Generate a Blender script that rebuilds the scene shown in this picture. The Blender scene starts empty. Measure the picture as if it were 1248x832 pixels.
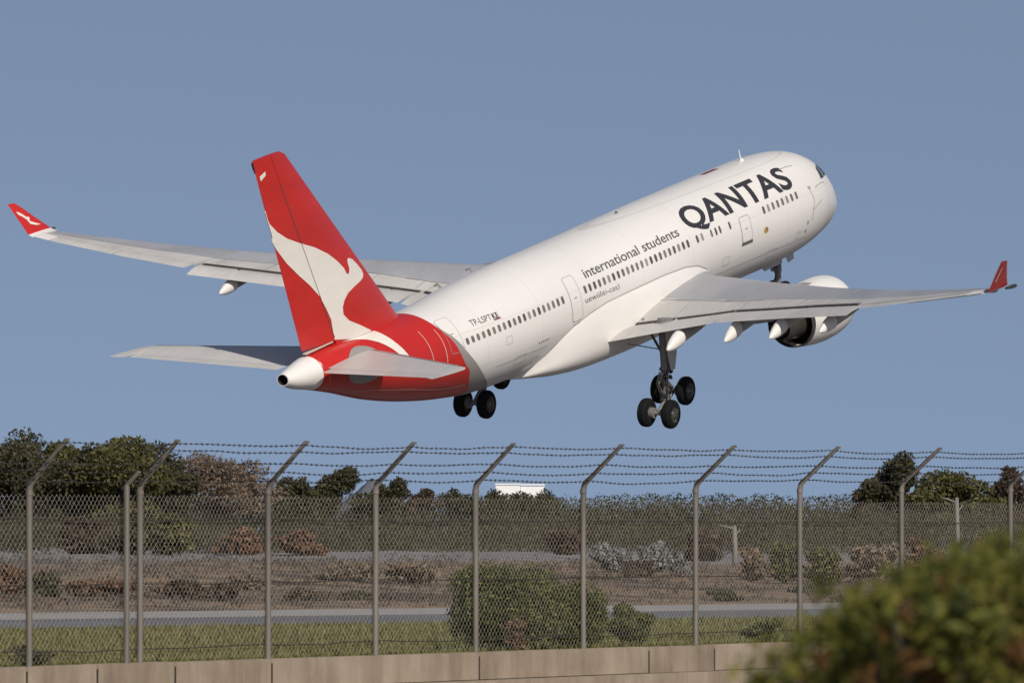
import bpy, bmesh, math, random
from mathutils import Vector, Matrix
from mathutils.geometry import tessellate_polygon

random.seed(7)
rnd = random.Random(11)
scene = bpy.context.scene
COL = scene.collection

# ------------------------------------------------------------------ camera, sky, sun, exposure
CAM_Z = 2.2
FPX = 8700.0                      # focal length in pixels of the 1248 px wide photograph
HORIZON = 648.0
cam_d = bpy.data.cameras.new('camera')
cam = bpy.data.objects.new('camera', cam_d)
COL.objects.link(cam)
cam.location = (0, 0, CAM_Z)
cam.rotation_euler = (math.radians(90) + math.atan((HORIZON - 416) / FPX), 0, 0)
cam_d.sensor_width = 36.0
cam_d.lens = FPX / 1248 * 36.0
cam_d.clip_start = 0.5
cam_d.clip_end = 8000
cam_d.dof.use_dof = True
cam_d.dof.focus_distance = 230
cam_d.dof.aperture_fstop = 15.0
scene.camera = cam

SUN_DIR = Vector((0.33, -0.765, 0.555)).normalized()      # towards the sun
SUN_EL = math.asin(SUN_DIR.z)
SUN_ROT = math.atan2(SUN_DIR.x, SUN_DIR.y)
world = bpy.data.worlds.new('World')
scene.world = world
world.use_nodes = True
wn = world.node_tree
wn.nodes.clear()
w_out = wn.nodes.new('ShaderNodeOutputWorld')
w_bg = wn.nodes.new('ShaderNodeBackground')
w_sky = wn.nodes.new('ShaderNodeTexSky')
w_sky.sky_type = 'NISHITA'
w_sky.sun_disc = False
w_sky.sun_elevation = SUN_EL
w_sky.sun_rotation = SUN_ROT
w_sky.air_density = 1.0
w_sky.dust_density = 0.6
w_sky.ozone_density = 1.0
w_tc = wn.nodes.new('ShaderNodeTexCoord')
w_map = wn.nodes.new('ShaderNodeMapping')
w_map.inputs['Location'].default_value = (0, 0, 0.30)     # a deep clear sky down to the horizon
w_hs = wn.nodes.new('ShaderNodeHueSaturation')
w_hs.inputs['Saturation'].default_value = 0.85
w_hs.inputs['Hue'].default_value = 0.503
wn.links.new(w_tc.outputs['Generated'], w_map.inputs['Vector'])
wn.links.new(w_map.outputs['Vector'], w_sky.inputs['Vector'])
wn.links.new(w_sky.outputs['Color'], w_hs.inputs['Color'])
wn.links.new(w_hs.outputs['Color'], w_bg.inputs['Color'])
wn.links.new(w_bg.outputs['Background'], w_out.inputs['Surface'])
w_bg.inputs['Strength'].default_value = 0.091

sun_d = bpy.data.lights.new('sun', 'SUN')
sun_d.energy = 4.0
sun_d.angle = math.radians(0.5)
sun_d.color = (1.0, 0.928, 0.83)
sun = bpy.data.objects.new('sun', sun_d)
COL.objects.link(sun)
sun.rotation_euler = SUN_DIR.to_track_quat('Z', 'Y').to_euler()

scene.view_settings.view_transform = 'Standard'
scene.view_settings.look = 'None'
scene.view_settings.exposure = 0.0
scene.view_settings.gamma = 1.0
scene.view_settings.use_curve_mapping = False


# ------------------------------------------------------------------ helpers
def tag(o, label=None, cat=None, group=None, kind=None):
    if label: o['label'] = label
    if cat: o['category'] = cat
    if group: o['group'] = group
    if kind: o['kind'] = kind
    return o


def empty(name, loc=(0, 0, 0)):
    o = bpy.data.objects.new(name, None)
    o.empty_display_size = 0.5
    COL.objects.link(o)
    o.location = loc
    return o


def mk(name, verts, faces, mats, parent=None, smooth=False, fmat=None):
    me = bpy.data.meshes.new(name)
    me.from_pydata([tuple(v) for v in verts], [], faces)
    for m in (mats if isinstance(mats, (list, tuple)) else [mats]):
        me.materials.append(m)
    if fmat:
        for p, k in zip(me.polygons, fmat):
            p.material_index = k
    if smooth:
        for p in me.polygons:
            p.use_smooth = True
    me.update()
    o = bpy.data.objects.new(name, me)
    COL.objects.link(o)
    if parent:
        o.parent = parent
    return o


class MB:
    """collects vertices and faces of one mesh"""
    def __init__(self):
        self.v, self.f, self.m = [], [], []

    def add(self, verts, faces, m=0):
        n = len(self.v)
        self.v += [tuple(v) for v in verts]
        self.f += [tuple(i + n for i in f) for f in faces]
        self.m += [m] * len(faces)

    def box(self, c, s, m=0, rot=None):
        cx, cy, cz = c
        hx, hy, hz = s[0] / 2, s[1] / 2, s[2] / 2
        vs = [Vector((x, y, z)) for x in (-hx, hx) for y in (-hy, hy) for z in (-hz, hz)]
        if rot is not None:
            vs = [rot @ v for v in vs]
        vs = [v + Vector(c) for v in vs]
        self.add(vs, [(0, 1, 3, 2), (4, 6, 7, 5), (0, 4, 5, 1), (2, 3, 7, 6), (0, 2, 6, 4), (1, 5, 7, 3)], m)

    def tube(self, pts, rad, n=8, m=0, cap=True):
        pts = [Vector(p) for p in pts]
        if not isinstance(rad, (list, tuple)):
            rad = [rad] * len(pts)
        rings = []
        up = None
        for i, p in enumerate(pts):
            a = pts[max(i - 1, 0)]
            b = pts[min(i + 1, len(pts) - 1)]
            d = (b - a).normalized()
            if up is None:
                up = Vector((0, 0, 1)) if abs(d.z) < .9 else Vector((1, 0, 0))
            x = d.cross(up).normalized()
            y = x.cross(d).normalized()
            rings.append([p + x * math.cos(t) * rad[i] + y * math.sin(t) * rad[i]
                          for t in [2 * math.pi * k / n for k in range(n)]])
        self.loft(rings, m, cap)

    def loft(self, rings, m=0, cap=True, closed=True):
        n = len(rings[0])
        vs = [v for r in rings for v in r]
        fs = []
        for i in range(len(rings) - 1):
            for k in range(n if closed else n - 1):
                k2 = (k + 1) % n
                fs.append((i * n + k, i * n + k2, (i + 1) * n + k2, (i + 1) * n + k))
        if cap:
            fs.append(tuple(range(n - 1, -1, -1)))
            fs.append(tuple((len(rings) - 1) * n + k for k in range(n)))
        self.add(vs, fs, m)

    def lathe(self, prof, axis_o, axis_d, n=32, m=0, cap=False):
        """prof: list of (distance along axis, radius)"""
        d = Vector(axis_d).normalized()
        up = Vector((0, 0, 1)) if abs(d.z) < .9 else Vector((1, 0, 0))
        x = d.cross(up).normalized()
        y = x.cross(d).normalized()
        o = Vector(axis_o)
        rings = [[o + d * s + (x * math.cos(t) + y * math.sin(t)) * max(r, 1e-4)
                  for t in [2 * math.pi * k / n for k in range(n)]] for s, r in prof]
        self.loft(rings, m, cap)

    def build(self, name, mats, parent=None, smooth=False):
        return mk(name, self.v, self.f, mats, parent, smooth, self.m)


def smooth_angle(o, deg=35):
    me = o.data
    for p in me.polygons:
        p.use_smooth = True
    me.set_sharp_from_angle(angle=math.radians(deg))
    return o


def pchip(x, y, q):
    n = len(x)
    h = [x[i + 1] - x[i] for i in range(n - 1)]
    dl = [(y[i + 1] - y[i]) / h[i] for i in range(n - 1)]
    m = [0.0] * n
    for i in range(1, n - 1):
        if dl[i - 1] * dl[i] > 0:
            w1 = 2 * h[i] + h[i - 1]
            w2 = h[i] + 2 * h[i - 1]
            m[i] = (w1 + w2) / (w1 / dl[i - 1] + w2 / dl[i])
    m[0], m[-1] = dl[0], dl[-1]
    i = 0
    while i < n - 2 and q > x[i + 1]:
        i += 1
    t = (q - x[i]) / h[i]
    t = min(max(t, 0), 1)
    return ((2 * t**3 - 3 * t**2 + 1) * y[i] + (t**3 - 2 * t**2 + t) * h[i] * m[i]
            + (-2 * t**3 + 3 * t**2) * y[i + 1] + (t**3 - t**2) * h[i] * m[i + 1])


def lerp(xs, ys, q):
    if q <= xs[0]: return ys[0]
    for i in range(len(xs) - 1):
        if q <= xs[i + 1]:
            t = (q - xs[i]) / (xs[i + 1] - xs[i])
            return ys[i] + t * (ys[i + 1] - ys[i])
    return ys[-1]


# ------------------------------------------------------------------ materials
def new_mat(name):
    m = bpy.data.materials.new(name)
    m.use_nodes = True
    nt = m.node_tree
    b = nt.nodes['Principled BSDF']
    return m, nt, b


def N(nt, t, **kw):
    n = nt.nodes.new(t)
    for k, v in kw.items():
        setattr(n, k, v)
    return n


def ramp(nt, stops, interp='LINEAR'):
    r = nt.nodes.new('ShaderNodeValToRGB')
    r.color_ramp.interpolation = interp
    e = r.color_ramp.elements
    e[0].position, e[0].color = stops[0][0], (*stops[0][1], 1)
    e[1].position, e[1].color = stops[-1][0], (*stops[-1][1], 1)
    for p, c in stops[1:-1]:
        q = e.new(p)
        q.color = (*c, 1)
    return r


def mixc(nt, fac, a, b, mode='MIX'):
    n = nt.nodes.new('ShaderNodeMix')
    n.data_type = 'RGBA'
    n.blend_type = mode
    for sock, val in ((n.inputs[0], fac), (n.inputs[6], a), (n.inputs[7], b)):
        if hasattr(val, 'default_value') or hasattr(val, 'is_output'):
            nt.links.new(val, sock)
        elif isinstance(val, (int, float)):
            sock.default_value = val
        else:
            sock.default_value = (*val, 1)
    return n.outputs[2]


def noise(nt, scale, detail=4, rough=.55, vec=None, stretch=None):
    n = nt.nodes.new('ShaderNodeTexNoise')
    n.inputs['Scale'].default_value = scale
    n.inputs['Detail'].default_value = detail
    n.inputs['Roughness'].default_value = rough
    if vec is None:
        tc = nt.nodes.new('ShaderNodeTexCoord')
        vec = tc.outputs['Object']
    if stretch:
        mp = nt.nodes.new('ShaderNodeMapping')
        mp.inputs['Scale'].default_value = stretch
        nt.links.new(vec, mp.inputs['Vector'])
        vec = mp.outputs['Vector']
    nt.links.new(vec, n.inputs['Vector'])
    return n


def paint(name, col, rough=.35, var=.10, scale=.6, metallic=0.0, coat=.0, stretch=(.25, 1, 1), spec=.5):
    """painted or plain surface with uneven dirt and sheen"""
    m, nt, b = new_mat(name)
    n1 = noise(nt, scale, 5, .6, stretch=stretch)
    n2 = noise(nt, scale * 9, 3, .6, stretch=stretch)
    r = ramp(nt, [(.3, tuple(c * (1 - var) for c in col)), (.7, tuple(min(1, c * (1 + var * .4)) for c in col))])
    nt.links.new(n1.outputs['Fac'], r.inputs['Fac'])
    c = mixc(nt, .12, r.outputs['Color'], n2.outputs['Fac'], 'OVERLAY')
    nt.links.new(c, b.inputs['Base Color'])
    mr = N(nt, 'ShaderNodeMapRange')
    mr.inputs['To Min'].default_value = max(rough - .08, .02)
    mr.inputs['To Max'].default_value = rough + .12
    nt.links.new(n1.outputs['Fac'], mr.inputs['Value'])
    nt.links.new(mr.outputs['Result'], b.inputs['Roughness'])
    b.inputs['Metallic'].default_value = metallic
    b.inputs['Specular IOR Level'].default_value = spec
    b.inputs['Coat Weight'].default_value = coat
    b.inputs['Coat Roughness'].default_value = .12
    return m


WHITE = (.745, .72, .685)
RED = (.50, .020, .015)
GREY = (.27, .255, .24)
M = {}
M['white'] = paint('white_paint', WHITE, .34, .05, .35, coat=.15)
M['red'] = paint('red_paint', RED, .33, .16, .4, coat=.2)
M['grey'] = paint('grey_paint', GREY, .4, .08, .4)
M['emblem'] = paint('emblem_paint', (.72, .68, .62), .36, .05, .5, coat=.15)
M['letter'] = paint('letter_paint', (.035, .033, .038), .4, .15, .8)
M['letter_soft'] = paint('soft_letter_paint', (.10, .095, .09), .45, .15, .8)
M['wing_top'] = paint('wing_grey_paint', (.34, .345, .365), .33, .18, .35, stretch=(.3, 1, 1))
M['wing_pale'] = paint('pale_wing_paint', (.50, .485, .465), .36, .08, .5, stretch=(.3, 1, 1))
M['flap'] = paint('flap_paint', (.52, .50, .475), .38, .16, .5, stretch=(.3, 1, 1))
M['under'] = paint('wing_under_paint', (.36, .345, .32), .42, .12, .4)
M['dark_gap'] = paint('dark_gap', (.03, .025, .022), .7, .2)
M['line'] = paint('panel_line', (.36, .335, .31), .6, .1)
M['pale_line'] = paint('pale_line', (.66, .50, .40), .5, .1)
M['glass'] = paint('cabin_glass', (.15, .13, .115), .25, .3, 1.5, spec=.25)
_nt = M['glass'].node_tree
_b = _nt.nodes['Principled BSDF']
_oi = N(_nt, 'ShaderNodeObjectInfo')
_r = ramp(_nt, [(0, (.085, .075, .066)), (.55, (.15, .13, .115)), (.85, (.22, .195, .17)), (1, (.34, .31, .28))])
_nt.links.new(_oi.outputs['Random'], _r.inputs['Fac'])
_nt.links.new(_r.outputs['Color'], _b.inputs['Base Color'])
M['cockpit_glass'] = paint('cockpit_glass', (.035, .037, .042), .06, .2, 1.5)
M['metal'] = paint('bare_metal', (.62, .60, .57), .30, .15, 2.0, metallic=.9)
M['gear'] = paint('gear_steel', (.21, .205, .20), .45, .35, 3.0, stretch=(1, 1, 1))
M['gear_dark'] = paint('gear_dark', (.05, .048, .045), .5, .35, 3.0, stretch=(1, 1, 1))
M['tyre'] = paint('tyre_rubber', (.0095, .0095, .0105), .8, .3, 3.0, stretch=(1, 1, 1), spec=.15)
M['rim'] = paint('wheel_rim', (.12, .115, .105), .4, .4, 4.0, metallic=.4, stretch=(1, 1, 1))
M['core'] = paint('engine_core', (.016, .015, .015), .6, .35, 1.2)
M['spoiler_line'] = paint('spoiler_joint', (.37, .35, .33), .6, .1)
M['core_cowl'] = paint('core_cowl', (.060, .056, .048), .38, .3, 1.2, metallic=.3)
M['orange'] = paint('orange_sign_paint', (.58, .34, .12), .45, .1, 4)
M['dark_red'] = paint('dark_red_paint', (.20, .045, .045), .4, .1, 2)
M['post'] = paint('galvanised_post', (.185, .165, .14), .55, .35, 3.0, metallic=.15, stretch=(1, 1, .15))
M['wire'] = paint('galvanised_wire', (.36, .335, .29), .5, .3, 5, metallic=.1, stretch=(1, 1, 1))
M['barb'] = paint('rusty_barbed_wire', (.055, .048, .042), .6, .4, 6, metallic=.2, stretch=(1, 1, 1))
M['bark'] = paint('bark', (.075, .058, .044), .85, .4, 3, stretch=(1, 1, .2))
M['pole'] = paint('weathered_timber', (.19, .175, .155), .8, .3, 2, stretch=(1, 1, .1))
M['building'] = paint('white_render', (.80, .79, .77), .6, .06, .4)
M['roof'] = paint('pale_roof', (.55, .55, .55), .5, .1, .5)


def float_curve(nt, val, pts, x0, x1, y0, y1):
    """value -> curve through pts (x ascending), linear pieces"""
    mr = N(nt, 'ShaderNodeMapRange')
    mr.inputs['From Min'].default_value = x0
    mr.inputs['From Max'].default_value = x1
    nt.links.new(val, mr.inputs['Value'])
    fc = N(nt, 'ShaderNodeFloatCurve')
    cm = fc.mapping
    c = cm.curves[0]
    q = [((x - x0) / (x1 - x0), (y - y0) / (y1 - y0)) for x, y in pts]
    c.points[0].location = q[0]
    c.points[1].location = q[-1]
    for p in q[1:-1]:
        c.points.new(*p)
    for p in c.points:
        p.handle_type = 'AUTO_CLAMPED'
    cm.update()
    nt.links.new(mr.outputs['Result'], fc.inputs['Value'])
    m2 = N(nt, 'ShaderNodeMapRange')
    m2.inputs['To Min'].default_value = y0
    m2.inputs['To Max'].default_value = y1
    nt.links.new(fc.outputs['Value'], m2.inputs['Value'])
    return m2.outputs['Result']


def step(nt, a, b, w=.02):
    """smooth 0..1 as a rises past b"""
    s = N(nt, 'ShaderNodeMath', operation='SUBTRACT')
    nt.links.new(a, s.inputs[0])
    if isinstance(b, (int, float)):
        s.inputs[1].default_value = b
    else:
        nt.links.new(b, s.inputs[1])
    mr = N(nt, 'ShaderNodeMapRange')
    mr.inputs['From Min'].default_value = -w
    mr.inputs['From Max'].default_value = w
    nt.links.new(s.outputs[0], mr.inputs['Value'])
    return mr.outputs['Result']


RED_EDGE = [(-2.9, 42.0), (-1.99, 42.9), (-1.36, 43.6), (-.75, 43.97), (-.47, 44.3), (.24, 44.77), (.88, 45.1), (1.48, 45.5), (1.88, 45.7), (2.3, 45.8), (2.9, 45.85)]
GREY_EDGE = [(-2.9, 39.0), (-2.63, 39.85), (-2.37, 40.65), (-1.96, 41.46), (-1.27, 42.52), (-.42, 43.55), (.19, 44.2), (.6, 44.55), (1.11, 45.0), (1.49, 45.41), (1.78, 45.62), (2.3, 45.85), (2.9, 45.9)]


def fuselage_material():
    m, nt, b = new_mat('fuselage_livery')
    tc = N(nt, 'ShaderNodeTexCoord')
    sx = N(nt, 'ShaderNodeSeparateXYZ')
    nt.links.new(tc.outputs['Object'], sx.inputs[0])
    xa = N(nt, 'ShaderNodeMath', operation='SUBTRACT')
    xa.inputs[0].default_value = 29.0
    nt.links.new(sx.outputs['X'], xa.inputs[1])
    z = sx.outputs['Z']
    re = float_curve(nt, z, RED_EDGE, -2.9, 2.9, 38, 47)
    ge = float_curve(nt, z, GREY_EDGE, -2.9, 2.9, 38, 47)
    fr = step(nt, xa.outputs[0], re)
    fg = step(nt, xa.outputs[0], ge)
    n1 = noise(nt, .5, 6, .62, stretch=(.18, 1, 1))
    rw = ramp(nt, [(.3, tuple(c * .93 for c in WHITE)), (.65, WHITE)])
    nt.links.new(n1.outputs['Fac'], rw.inputs['Fac'])
    rr = ramp(nt, [(.3, tuple(c * .85 for c in RED)), (.7, RED)])
    nt.links.new(n1.outputs['Fac'], rr.inputs['Fac'])
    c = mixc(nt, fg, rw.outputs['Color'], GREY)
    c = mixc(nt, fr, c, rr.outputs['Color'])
    # soot and hydraulic streaks along the belly
    belly = step(nt, z, -1.5, .9)
    inv = N(nt, 'ShaderNodeMath', operation='SUBTRACT')
    inv.inputs[0].default_value = 1
    nt.links.new(belly, inv.inputs[1])
    n2 = noise(nt, 1.6, 5, .7, stretch=(.06, 1, 1))
    st = N(nt, 'ShaderNodeMapRange')
    st.inputs['From Min'].default_value = .45
    st.inputs['From Max'].default_value = .75
    st.inputs['To Max'].default_value = .5
    nt.links.new(n2.outputs['Fac'], st.inputs['Value'])
    ml = N(nt, 'ShaderNodeMath', operation='MULTIPLY')
    nt.links.new(st.outputs['Result'], ml.inputs[0])
    nt.links.new(inv.outputs[0], ml.inputs[1])
    c = mixc(nt, ml.outputs[0], c, (.2, .17, .14))
    nt.links.new(c, b.inputs['Base Color'])
    b.inputs['Roughness'].default_value = .33
    b.inputs['Coat Weight'].default_value = .15
    b.inputs['Coat Roughness'].default_value = .15
    # faint skin joints: frames and lap seams
    def seam(src, period, width, offset):
        ad = N(nt, 'ShaderNodeMath', operation='ADD')
        ad.inputs[1].default_value = offset
        nt.links.new(src, ad.inputs[0])
        pp = N(nt, 'ShaderNodeMath', operation='PINGPONG')
        pp.inputs[1].default_value = period / 2
        nt.links.new(ad.outputs[0], pp.inputs[0])
        lt = N(nt, 'ShaderNodeMath', operation='LESS_THAN')
        lt.inputs[1].default_value = width / 2
        nt.links.new(pp.outputs[0], lt.inputs[0])
        return lt.outputs[0]
    s1 = seam(xa.outputs[0], 5.3, .035, 100.7)
    s2 = seam(z, 1.9, .03, 10.35)
    mx = N(nt, 'ShaderNodeMath', operation='MAXIMUM')
    nt.links.new(s1, mx.inputs[0])
    nt.links.new(s2, mx.inputs[1])
    sc_ = N(nt, 'ShaderNodeMath', operation='MULTIPLY')
    sc_.inputs[1].default_value = .22
    nf = N(nt, 'ShaderNodeMath', operation='SUBTRACT')
    nt.links.new(mx.outputs[0], nf.inputs[0])
    nt.links.new(fr, nf.inputs[1])
    nf.use_clamp = True
    nt.links.new(nf.outputs[0], sc_.inputs[0])
    c2 = mixc(nt, sc_.outputs[0], c, (.25, .22, .2))
    nt.links.new(c2, b.inputs['Base Color'])
    bp = N(nt, 'ShaderNodeBump')
    bp.inputs['Strength'].default_value = .05
    bp.inputs['Distance'].default_value = .05
    n3 = noise(nt, 1.2, 2, .5)
    nt.links.new(n3.outputs['Fac'], bp.inputs['Height'])
    nt.links.new(bp.outputs['Normal'], b.inputs['Normal'])
    return m


M['fuselage'] = fuselage_material()


def foliage(name, stops, rough=.6, trans=.25, nscale=.55, wr=.55):
    m, nt, b = new_mat(name)
    g = N(nt, 'ShaderNodeNewGeometry')
    n1 = noise(nt, nscale, 3, .6)
    ad = N(nt, 'ShaderNodeMath', operation='MULTIPLY_ADD')
    ad.inputs[1].default_value = wr
    nt.links.new(g.outputs['Random Per Island'], ad.inputs[0])
    mm = N(nt, 'ShaderNodeMath', operation='MULTIPLY')
    mm.inputs[1].default_value = 1.05 - wr
    nt.links.new(n1.outputs['Fac'], mm.inputs[0])
    nt.links.new(mm.outputs[0], ad.inputs[2])
    r = ramp(nt, stops)
    nt.links.new(ad.outputs[0], r.inputs['Fac'])
    nt.links.new(r.outputs['Color'], b.inputs['Base Color'])
    b.inputs['Roughness'].default_value = rough
    b.inputs['Specular IOR Level'].default_value = .25
    tr = N(nt, 'ShaderNodeBsdfTranslucent')
    nt.links.new(r.outputs['Color'], tr.inputs['Color'])
    mx = N(nt, 'ShaderNodeMixShader')
    mx.inputs[0].default_value = trans
    nt.links.new(b.outputs[0], mx.inputs[1])
    nt.links.new(tr.outputs[0], mx.inputs[2])
    out = [n for n in nt.nodes if n.type == 'OUTPUT_MATERIAL'][0]
    nt.links.new(mx.outputs[0], out.inputs['Surface'])
    return m


F_dark = foliage('dark_green_leaves', [(.15, (.032, .032, .017)), (.5, (.064, .061, .030)), (.85, (.115, .102, .050))])
F_olive = foliage('olive_leaves', [(.15, (.05, .052, .018)), (.5, (.095, .09, .032)), (.85, (.15, .135, .05))])
F_brown = foliage('dry_brown_leaves', [(.15, (.10, .072, .050)), (.5, (.19, .14, .098)), (.85, (.28, .21, .15))])
F_rust = foliage('rusty_leaves', [(.15, (.085, .050, .032)), (.5, (.165, .090, .054)), (.85, (.24, .14, .085))])
F_redbrown = foliage('red_brown_leaves', [(.15, (.040, .028, .019)), (.5, (.082, .056, .038)), (.85, (.13, .092, .062))])
F_silver = foliage('silver_leaves', [(.15, (.10, .10, .095)), (.5, (.19, .19, .185)), (.85, (.31, .31, .31))])
F_scrub = foliage('scrub_leaves', [(.22, (.020, .020, .012)), (.40, (.046, .044, .024)), (.55, (.085, .072, .044)), (.70, (.085, .088, .038)), (.85, (.15, .125, .075))], nscale=.22, wr=.22)
F_bush = foliage('fresh_green_leaves', [(.15, (.032, .042, .011)), (.5, (.074, .086, .021)), (.75, (.14, .14, .036)), (.92, (.25, .205, .065))])
F_rustdeep = foliage('rust_leaves', [(.15, (.07, .04, .014)), (.5, (.16, .085, .03)), (.85, (.24, .14, .05))], trans=.4)
F_front = foliage('bush_leaves', [(.14, (.018, .025, .007)), (.34, (.055, .068, .014)), (.48, (.125, .135, .026)), (.64, (.22, .21, .042)), (.80, (.23, .17, .055)), (.95, (.27, .16, .07))], trans=.4, nscale=9, wr=.32)
F_grass = foliage('grass_blades', [(.15, (.098, .094, .030)), (.5, (.148, .140, .048)), (.85, (.205, .185, .075))], nscale=.2, wr=.3)
F_dry = foliage('dry_grass_blades', [(.12, (.03, .026, .022)), (.4, (.085, .068, .052)), (.65, (.12, .105, .088)), (.9, (.19, .15, .11))], nscale=.12, wr=.4)


def concrete_material():
    m, nt, b = new_mat('old_concrete')
    n1 = noise(nt, .8, 8, .65, stretch=(1, 1, 1))
    n2 = noise(nt, 2.2, 6, .7, stretch=(1, 1, .12))
    n3 = noise(nt, 40, 3, .6)
    r = ramp(nt, [(.2, (.15, .117, .085)), (.5, (.29, .23, .17)), (.8, (.39, .325, .25))])
    oi = N(nt, 'ShaderNodeObjectInfo')
    tone = N(nt, 'ShaderNodeMath', operation='MULTIPLY_ADD')
    tone.inputs[1].default_value = .22
    nt.links.new(oi.outputs['Random'], tone.inputs[0])
    nt.links.new(n1.outputs['Fac'], tone.inputs[2])
    sb = N(nt, 'ShaderNodeMath', operation='SUBTRACT')
    sb.inputs[1].default_value = .10
    nt.links.new(tone.outputs[0], sb.inputs[0])
    nt.links.new(sb.outputs[0], r.inputs['Fac'])
    r2 = ramp(nt, [(.35, (.55, .5, .46)), (.6, (1, 1, 1))])
    nt.links.new(n2.outputs['Fac'], r2.inputs['Fac'])
    c = mixc(nt, .55, r.outputs['Color'], r2.outputs['Color'], 'MULTIPLY')
    c = mixc(nt, .15, c, n3.outputs['Fac'], 'OVERLAY')
    nt.links.new(c, b.inputs['Base Color'])
    b.inputs['Roughness'].default_value = .9
    bp = N(nt, 'ShaderNodeBump')
    bp.inputs['Strength'].default_value = .25
    bp.inputs['Distance'].default_value = .01
    nt.links.new(n3.outputs['Fac'], bp.inputs['Height'])
    nt.links.new(bp.outputs['Normal'], b.inputs['Normal'])
    return m


M['concrete'] = concrete_material()


def road_material(name, c0, c1):
    m, nt, b = new_mat(name)
    n1 = noise(nt, .12, 6, .6)
    n2 = noise(nt, 9, 3, .6)
    r = ramp(nt, [(.3, c0), (.7, c1)])
    nt.links.new(n1.outputs['Fac'], r.inputs['Fac'])
    c = mixc(nt, .2, r.outputs['Color'], n2.outputs['Fac'], 'OVERLAY')
    nt.links.new(c, b.inputs['Base Color'])
    b.inputs['Roughness'].default_value = .85
    return m


M['asphalt'] = road_material('asphalt', (.10, .10, .103), (.135, .135, .138))
M['shoulder'] = road_material('pale_shoulder', (.235, .22, .20), (.31, .29, .27))

# road frame of reference: signed distance r beyond the near edge of the road
RA = Vector((-10.5, 147.0))
RB = Vector((.645, .764)).normalized()
RM = Vector((-RB.y, RB.x))


def rdist(x, y):
    return (x - RA.x) * RM.x + (y - RA.y) * RM.y


def terrain_material():
    m, nt, b = new_mat('terrain')
    tc = N(nt, 'ShaderNodeTexCoord')
    P = tc.outputs['Object']
    mp = N(nt, 'ShaderNodeMapping')
    mp.vector_type = 'TEXTURE'
    mp.inputs['Location'].default_value = (RA.x, RA.y, 0)
    mp.inputs['Rotation'].default_value = (0, 0, math.atan2(RB.y, RB.x))
    nt.links.new(P, mp.inputs['Vector'])
    sx = N(nt, 'ShaderNodeSeparateXYZ')
    nt.links.new(mp.outputs['Vector'], sx.inputs[0])
    V = mp.outputs['Vector']
    r = sx.outputs['Y']
    na = noise(nt, .05, 6, .62, V, (.6, 1.2, 1))
    nb = noise(nt, .11, 7, .68, V, (2.2, .75, 1))
    nc = noise(nt, 1.3, 5, .65, V)
    wob = N(nt, 'ShaderNodeMath', operation='MULTIPLY_ADD')
    wob.inputs[1].default_value = 60
    nt.links.new(na.outputs['Fac'], wob.inputs[0])
    nt.links.new(r, wob.inputs[2])
    grass = ramp(nt, [(.3, (.10, .097, .030)), (.55, (.15, .142, .048)), (.75, (.21, .185, .08))])
    nt.links.new(nb.outputs['Fac'], grass.inputs['Fac'])
    soil = ramp(nt, [(.30, (.035, .027, .022)), (.40, (.085, .060, .045)), (.47, (.15, .112, .082)), (.55, (.235, .17, .118)), (.62, (.16, .09, .055)), (.72, (.12, .105, .09))])
    nt.links.new(nb.outputs['Fac'], soil.inputs['Fac'])
    gravel = ramp(nt, [(.3, (.125, .116, .112)), (.5, (.195, .184, .182)), (.7, (.215, .195, .175))])
    nt.links.new(nb.outputs['Fac'], gravel.inputs['Fac'])
    dark = ramp(nt, [(.3, (.05, .042, .03)), (.7, (.10, .085, .06))])
    nt.links.new(nb.outputs['Fac'], dark.inputs['Fac'])
    c = mixc(nt, step(nt, r, 10, 1.0), grass.outputs['Color'], soil.outputs['Color'])
    c = mixc(nt, step(nt, wob.outputs[0], 98, 14), c, gravel.outputs['Color'])
    c = mixc(nt, step(nt, wob.outputs[0], 200, 25), c, dark.outputs['Color'])
    c = mixc(nt, .3, c, nc.outputs['Fac'], 'OVERLAY')
    nt.links.new(c, b.inputs['Base Color'])
    b.inputs['Roughness'].default_value = .95
    b.inputs['Specular IOR Level'].default_value = .1
    return m


M['terrain'] = terrain_material()
M['ground'] = road_material('front_ground', (.12, .095, .07), (.19, .15, .11))

# ------------------------------------------------------------------ ground, terrain, road
FP0 = Vector((-6.49, 96.0))                # fence line
FA = Vector((.458, .889)).normalized()
FN = Vector((FA.y, -FA.x))                 # towards the camera side


def fence_y(x):
    return 96 + 1.94 * (x + 6.49)


mk('ground', [(-4000, -200, -.36), (4000, -200, -.36), (4000, 5000, -.36), (-4000, 5000, -.36)], [(0, 1, 2, 3)], M['ground'])
bpy.data.objects['ground']['kind'] = 'structure'

HR = [-1000, 22, 27, 45, 62, 100, 150, 300, 800, 5000]
HZ = [.2, .2, .33, .75, 1.0, 1.3, 1.6, 1.9, 2.0, 2.0]


def vnoise(x, y):
    def h(i, j):
        v = math.sin(i * 127.1 + j * 311.7) * 43758.5453
        return v - math.floor(v)
    i, j = math.floor(x), math.floor(y)
    fx, fy = x - i, y - j
    fx, fy = fx * fx * (3 - 2 * fx), fy * fy * (3 - 2 * fy)
    return (h(i, j) * (1 - fx) + h(i + 1, j) * fx) * (1 - fy) + (h(i, j + 1) * (1 - fx) + h(i + 1, j + 1) * fx) * fy


def terrain_z(x, y):
    r = rdist(x, y)
    z = lerp(HR, HZ, r)
    if r > 22:
        k = min((r - 22) / 30, 1)
        z += k * ((vnoise(x * .12, y * .06) - .5) * .5 + (vnoise(x * .4 + 9, y * .2) - .5) * .18)
    return z


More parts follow.
